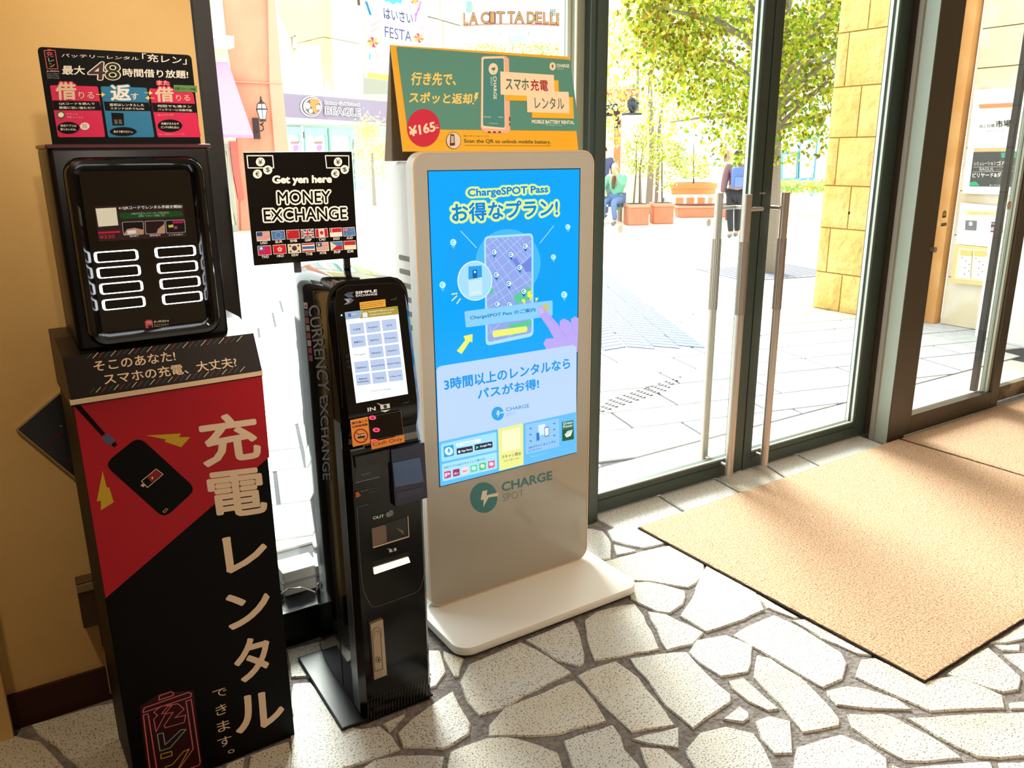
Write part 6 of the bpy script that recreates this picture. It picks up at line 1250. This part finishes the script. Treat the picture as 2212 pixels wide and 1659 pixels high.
for i in range(14):
    x, y = 1675+(i*47) % 110+(135 if i % 2 else 0), 1350+(i*31) % 150; F.slab('poster_print', [(x, y), (x+16, y), (x+16, y+18), (x, y+18)], ink(('e4a0a8', 'a0ccb4', 'e8c890', 'b0b8e0')[i % 4]), .02, .03)
# ------------------------------------------------------------------ rough stone pier and panelled side wall on the right
M_rock = mat('yellow_split_stone', 'ecc880', .9, noise=(3, 'e2b868', .35, .6), bump=(16, 1, .05)); M_joint = mat('stone_joint', 'b08c44', .9)
sp_ = tag(empty('stone_pier', (6.73, 5.1, 0)), 'pier of rough yellow split stone blocks beyond the right glass door', 'pier')
MB().box(.024, .5, -1.0, 0, 0, 4.6).build('core', M_joint, sp_)
def rock(x0, y0, y1, z0, z1):
    ny, nz = max(3, int((y1-y0)/.055)), max(3, int((z1-z0)/.055)); vs = []; fs = []
    for j in range(nz+1):
        for i in range(ny+1):
            e = i in (0, ny) or j in (0, nz); vs.append((x0-(0 if e else random.uniform(.012, .034)), y0+(y1-y0)*i/ny, z0+(z1-z0)*j/nz))
    for j in range(nz):
        for i in range(ny): a = j*(ny+1)+i; fs.append((a, a+1, a+ny+2, a+ny+1))
    o = MB().add(vs, fs); o.box(x0+.0015, x0+.02, y0+.001, y1-.001, z0+.001, z1-.001); return o.build('stone_block', M_rock, sp_)
zs = [0, .36, .78, 1.17, 1.60, 2.04, 2.5, 2.95, 3.4, 3.9, 4.4]
for k in range(len(zs)-1):
    cuts = [0, -.30 if k % 2 == 0 else -.12, -.62 if k % 2 == 0 else -.52, -1.0]
    for a, b in zip(cuts, cuts[1:]): rock(.012, b+.006, a-.006, zs[k]+.006, zs[k+1]-.006)
ops = tag(box('timber_post', 6.94, 7.04, 3.97, 4.09, 0, 4.6, mat('orange_timber', 'd89c5c', .7, noise=(4, 'e0aa6c', .4, .6)), None, .004), 'pale orange post beside the notice panels outside the sliding door', 'post')
sw = tag(empty('panelled_wall', (7.0, 3.95, 0)), 'pale veined stone wall behind the notice panels outside', 'wall')
M_vein = mat('veined_stone', 'eadfcc', .6, noise=(2.2, 'e0cfae', .45, .55)); MB().box(.03, .4, -2.8, 0, 0, 4.6).build('core', M_joint, sw)
for z0, z1, cuts in ((0, .42, [0, -2.8]), (.42, .78, [0, -2.8]), (.78, 1.15, [0, -2.8]), (1.15, 1.5, [0, -2.8]), (1.5, 1.82, [0, -2.8]), (1.82, 2.12, [0, -2.8]), (2.12, 2.42, [0, -.46, -1.3, -2.8]), (2.42, 4.6, [0, -2.8])):
    for a, b in zip(cuts, cuts[1:]): MB().box(.005, .04, b+.004, a-.004, z0+.004, z1-.004).build('stone_panel', M_vein, sw)
def wx(px, py, x): d = ray(px, py); return CAM+d*((x-CAM.x)/d.x)
C9 = (1940, 0, 3.318)
def nb_(name, pts, m, root, x, th=.02, crop=C9, nm='panel_sheet'):
    q = [wx(crop[0]+a/crop[2], crop[1]+b/crop[2], x)-root.location for a, b in pts]; return MB().prism(q, (th, 0, 0)).build(nm, m, root)
n1_ = tag(empty('notice_panel', (6.96, 3.6, 0)), 'tall white shop directory panel with a black advert on the stone wall', 'notice panel')
nb_('', [(548, 645), (905, 618), (905, 1400), (458, 1386)], mat('panel_white', 'f0ece4', .4), n1_, 6.955)
P = Print(n1_, (-.006, 0, 0), (0, -1, 0), Z, base=.002, step=.002); P.crop(*C9)
P.poly([(582, 748), (860, 735), (860, 765), (584, 778)], ink('e08c5c'), 1); P.text('市場', (702, 915), (810, 908), (702, 865), BLK, 1, .01); P.text('肉と牡蠣', (585, 920), (692, 912), (585, 895), ink('4c4844'), 1, 0); P.text('BEEF & OYSTER', (642, 945), (765, 940), (642, 936), ink('8c9098'), 1, 0)
P.poly([(545, 1062), (812, 1058), (812, 1082), (546, 1088)], ink('e8b47c'), 1); P.poly([(543, 1090), (900, 1085), (900, 1340), (512, 1335)], ink('4c4c4c'), 1)
P.poly([(740, 1095), (880, 1090), (880, 1130), (745, 1130)], ink('3c9c7c'), 2); P.poly([(515, 1305), (560, 1300), (590, 1330), (514, 1332)], ink('3ca878'), 2)
P.text('シミュレーション', (548, 1188), (705, 1182), (548, 1162), WHT, 3, .01); P.text('ゴルフ', (712, 1186), (808, 1180), (712, 1156), WHT, 3, .02); P.text('BAGUS.', (588, 1224), (692, 1224), (588, 1202), ink('d8d8dc'), 3, 0); P.text('バグース', (702, 1224), (750, 1222), (702, 1210), ink('d88c6c'), 3, 0)
P.line([(545, 1198), (840, 1194)], .002, WHT, 3); P.line([(540, 1232), (840, 1228)], .002, WHT, 3); P.text('ビリヤード&ダーツ', (538, 1272), (808, 1268), (538, 1240), WHT, 3, .025); P.text('ダーツショップ', (658, 1335), (770, 1332), (658, 1322), WHT, 3, .01); P.flush()
n2_ = tag(empty('notice_panel', (6.96, 3.6, 0)), 'lower white shop directory panel with two small black logos', 'notice panel')
C10 = (1950, 400, 2.962)
nb_('', [(370, 112), (776, 150), (776, 420), (338, 375)], mat('panel_white', 'f0ece4', .4), n2_, 6.955, crop=C10)
P = Print(n2_, (-.006, 0, 0), (0, -1, 0), Z, base=.002, step=.002); P.crop(*C10); P.poly([(403, 162), (640, 172), (640, 195), (402, 190)], ink('ece0a8'), 1); P.text('FASHION & BEAUTY', (425, 186), (590, 190), (425, 170), ink('d8b46c'), 2, 0)
P.poly([(404, 225), (475, 228), (470, 290), (400, 286)], ink('78787c'), 1); P.ell(437, 247, 12, 14, WHT, 2); P.poly([(568, 235), (640, 235), (640, 305), (562, 300)], ink('4c4c54'), 1); P.poly([(565, 270), (640, 262), (640, 290), (563, 292)], ink('d8a0b8'), 2); P.text('HAIR', (570, 252), (620, 252), (570, 242), WHT, 2, 0); P.flush()
rk = tag(empty('leaflet_rack', (6.96, 3.6, 0)), 'yellow framed leaflet rack below the white directory panels', 'leaflet rack')
nb_('', [(335, 378), (776, 425), (776, 670), (305, 622)], mat('yellow_frame', 'e8c888', .6), rk, 6.94, crop=C10, nm='rack_frame')
nb_('', [(358, 400), (776, 440), (776, 640), (330, 600)], mat('rack_back', 'f2e6c4', .6), rk, 6.935, .004, crop=C10, nm='rack_back')
for x in (368, 455, 530, 590, 660):
    s_ = (x-368)*.04; nb_('', [(x, 412+s_), (x+75, 418+s_), (x+62, 600+s_*2), (x-10, 590+s_*2)], mat('leaflet_white', 'f4ede0', .6), rk, 6.925, .006, crop=C10, nm='leaflet'); nb_('', [(x+2, 414+s_), (x+74, 420+s_), (x+72, 455+s_), (x, 449+s_)], mat('leaflet_orange', 'ecc070', .6), rk, 6.922, .003, crop=C10, nm='leaflet_header')
    for i in range(6): xx, yy = x+8+(i*23) % 50, 462+s_+i*21; nb_('', [(xx, yy), (xx+7, yy), (xx+7, yy+6), (xx, yy+6)], mat('leaflet_dot', '8c8478', .6), rk, 6.9215, .003, crop=C10, nm='leaflet_print')
tag(MB().box(6.75, 6.93, 2.65, 3.5, 0, .82).build('white_plinth', M_trimw), 'plain white plinth below the leaflet rack outside', 'plinth')

# ------------------------------------------------------------------ people
def skin(name, verts, edges, radii, m, parent, sub=1):
    me = bpy.data.meshes.new(name); me.from_pydata(verts, edges, []); me.materials.append(m); o = bpy.data.objects.new(name, me); COL.objects.link(o); o.parent = parent
    sm = o.modifiers.new('s', 'SKIN'); sm.use_smooth_shade = True
    for i, r_ in enumerate(radii): me.skin_vertices[0].data[i].radius = (r_, r_) if not isinstance(r_, tuple) else r_
    me.skin_vertices[0].data[0].use_root = True
    if sub: s2_ = o.modifiers.new('b', 'SUBSURF'); s2_.levels = sub; s2_.render_levels = sub
    return o
M_skin = mat('skin', 'd8a88c', .6); 
def chain(*js): return js
def figure(o, J, cloth, legs_m, shoe_m, hair_m, sc=1.):
    """J: joints in metres, facing -Y; one continuous body plus clothing shells"""
    names = list(J); idx = {n: i for i, n in enumerate(names)}; V = [J[n] for n in names]
    E_ = [('pelvis', 'waist'), ('waist', 'chest'), ('chest', 'neck'), ('neck', 'head'), ('head', 'crown'), ('pelvis', 'hipL'), ('hipL', 'kneeL'), ('kneeL', 'ankL'), ('ankL', 'toeL'), ('pelvis', 'hipR'), ('hipR', 'kneeR'), ('kneeR', 'ankR'), ('ankR', 'toeR'),
          ('chest', 'shL'), ('shL', 'elL'), ('elL', 'wrL'), ('wrL', 'haL'), ('chest', 'shR'), ('shR', 'elR'), ('elR', 'wrR'), ('wrR', 'haR')]
    R_ = dict(pelvis=.13, waist=.12, chest=.14, neck=.055, head=.095, crown=.075, hip=.085, knee=.055, ank=.04, toe=.035, sh=.06, el=.042, wr=.028, ha=.032)
    def rad(n, k=1., add=0): return (R_[n] if n in R_ else R_[n[:-1]])*k*sc+add
    skin('body', V, [(idx[a], idx[b]) for a, b in E_], [rad(n) for n in names], M_skin, o)
    def shell(nm, keep, m, add):
        ks = [n for n in names if n in keep]; ii = {n: i for i, n in enumerate(ks)}
        skin(nm, [J[n] for n in ks], [(ii[a], ii[b]) for a, b in E_ if a in ii and b in ii], [rad(n, 1, add) for n in ks], m, o)
    shell('jacket', ['waist', 'pelvis', 'chest', 'shL', 'elL', 'wrL', 'shR', 'elR', 'wrR'] if True else [], cloth, .022); shell('trousers', ['pelvis', 'hipL', 'kneeL', 'ankL', 'hipR', 'kneeR', 'ankR'], legs_m, .016)
    for s in 'LR':
        a, b = Vector(J['ank'+s]), Vector(J['toe'+s]); skin('shoe', [a+Vector((0, 0, -.02)), b, b+(b-a)*.15], [(0, 1), (1, 2)], [.048, .042, .03], shoe_m, o)
    h = Vector(J['head']); c = Vector(J['crown'])
    skin('hair', [h+Vector((0, .035, .0)), c+Vector((0, .015, .015)), c+Vector((0, -.02, .01))], [(0, 1), (1, 2)], [.095, .088, .07], hair_m, o)
    return o
def stand(h=1.55, turn=0, stride=.12):
    k = h/1.7
    J = dict(pelvis=(0, 0, .92), waist=(0, 0, 1.08), chest=(0, 0, 1.30), neck=(0, .0, 1.46), head=(0, -.01, 1.56), crown=(0, 0, 1.63), hipL=(-.09, 0, .86), kneeL=(-.10, -stride*.6, .47), ankL=(-.10, -stride*.4, .09), toeL=(-.10, -stride*.4-.13, .035),
             hipR=(.09, 0, .86), kneeR=(.10, stride*.1, .47), ankR=(.10, stride, .10), toeR=(.10, stride-.12, .035), shL=(-.19, 0, 1.38), elL=(-.25, .03, 1.10), wrL=(-.24, -.05, .88), haL=(-.24, -.07, .80), shR=(.19, 0, 1.38), elR=(.25, .05, 1.10), wrR=(.27, .02, .87), haR=(.28, .0, .79))
    return {n: (x*k, y*k, z*k) for n, (x, y, z) in J.items()}
HB = mat('dark_hair', '2c2626', .6); GH = mat('grey_hair', 'c8c0bc', .7); NVY = mat('navy_cloth', '4a5078', .8); DKC = mat('black_cloth', '2c2c34', .8); SHO = mat('dark_shoe', '3c3838', .6)
pw = tag(empty('person', (0, 0, 0)), 'person in navy walking past behind the seated pair, dark hair', 'person'); b = dp(1301, 470, 19); pw.location = (b.x, b.y, 0); pw.rotation_euler = (0, 0, math.radians(150)); figure(pw, stand(1.6), NVY, NVY, SHO, HB)
pbk = tag(empty('person', (0, 0, 0)), 'person walking away carrying a light blue backpack beside the glass door edge', 'person'); b = gnd(1583, 512); pbk.location = (b.x, b.y, 0); pbk.rotation_euler = (0, 0, math.radians(150)); J = stand(1.5, stride=.18); figure(pbk, J, mat('maroon_cloth', '7c5c64', .8), DKC, mat('grey_shoe', '7c8088', .6), HB)
MB().box(-.15, .15, .12, .26, .86, 1.22).build('backpack', mat('blue_backpack', '5c74b4', .7), pbk, .05, 3, True)
MB().box(-.11, .11, .25, .30, .88, 1.05).build('backpack_pocket', mat('blue_backpack2', '6c84c0', .7), pbk, .02, 2, True)
def seated():
    return dict(pelvis=(0, 0, .50), waist=(0, .0, .66), chest=(0, -.04, .88), neck=(0, -.08, 1.03), head=(0, -.13, 1.12), crown=(0, -.13, 1.19), hipL=(-.09, -.02, .50), kneeL=(-.11, -.42, .48), ankL=(-.12, -.44, .09), toeL=(-.13, -.58, .035), hipR=(.09, -.02, .50), kneeR=(.11, -.42, .48), ankR=(.13, -.36, .09), toeR=(.14, -.50, .035),
                shL=(-.18, -.04, .95), elL=(-.24, -.20, .74), wrL=(-.10, -.36, .62), haL=(-.05, -.43, .60), shR=(.18, -.04, .95), elR=(.25, -.26, .82), wrR=(.12, -.28, 1.05), haR=(.06, -.24, 1.12))
ps = tag(empty('person', (0, 0, 0)), 'seated person in a mint green coat and jeans, hand raised to face', 'person'); b = gnd(1330, 483); ps.location = (b.x, b.y, 0); ps.rotation_euler = (0, 0, math.radians(-62))
MG = mat('mint_coat', '7cc4a4', .8); figure(ps, seated(), MG, mat('blue_jeans', '6a84b4', .8), mat('grey_shoe', '7c8088', .6), GH)
skin('coat_skirt', [(0, .02, .62), (0, .06, .45), (0, .08, .26)], [(0, 1), (1, 2)], [.17, .18, .15], MG, ps)
skin('scarf', [(0, -.14, 1.0), (0, -.20, .86), (.02, -.22, .72)], [(0, 1), (1, 2)], [.05, .045, .035], mat('brown_scarf', '6c4c3c', .8), ps)
ps2 = tag(empty('person', (0, 0, 0)), 'seated person in dark clothes with a bag, mostly behind the door frame', 'person'); b = gnd(1276, 481); ps2.location = (b.x, b.y, 0); ps2.rotation_euler = (0, 0, math.radians(-50)); figure(ps2, seated(), DKC, mat('grey_trousers', '8c8a90', .8), SHO, HB)
bgx = tag(MB().box(-.16, .16, -.08, .08, .0, .22).build('shoulder_bag', mat('grey_bag', '9c9894', .7), None, .04, 3, True), 'grey and black bag on the lap of the seated person in dark clothes', 'bag'); bgx.location = (b.x+.14, b.y-.33, .57); bgx.rotation_euler = (0, 0, math.radians(-50))
b2 = tag(empty('sitting_block', (0, 0, 0)), 'low pale bench under the two seated people', 'bench'); b = gnd(1318, 478); b2.location = (b.x, b.y, 0); b2.rotation_euler = (0, 0, r0)
MB().box(-.85, .30, -.18, .3, .33, .385).build('seat', M_trimw, b2, .01)
for x in (-.8, .2): MB().box(x, x+.06, -.14, .26, 0, .33).build('leg', mat('brown_leg', '8c7468', .7), b2)

GRP = {'coir_doormat': 'coir doormats inside the doors', 'terracotta_planter': 'terracotta planters by the bench', 'potted_sapling': 'saplings in the planters', 'statue_pillar': 'white pillars with statues', 'notice_panel': 'white directory panels on the outside wall', 'street_tree': 'street trees on the plaza', 'glass_sticker': 'round stickers on the swing doors', 'person': 'people on the plaza'}
for o in bpy.data.objects:
    g = GRP.get(o.name.split('.')[0])
    if g and o.parent is None and 'group' not in o: o['group'] = g
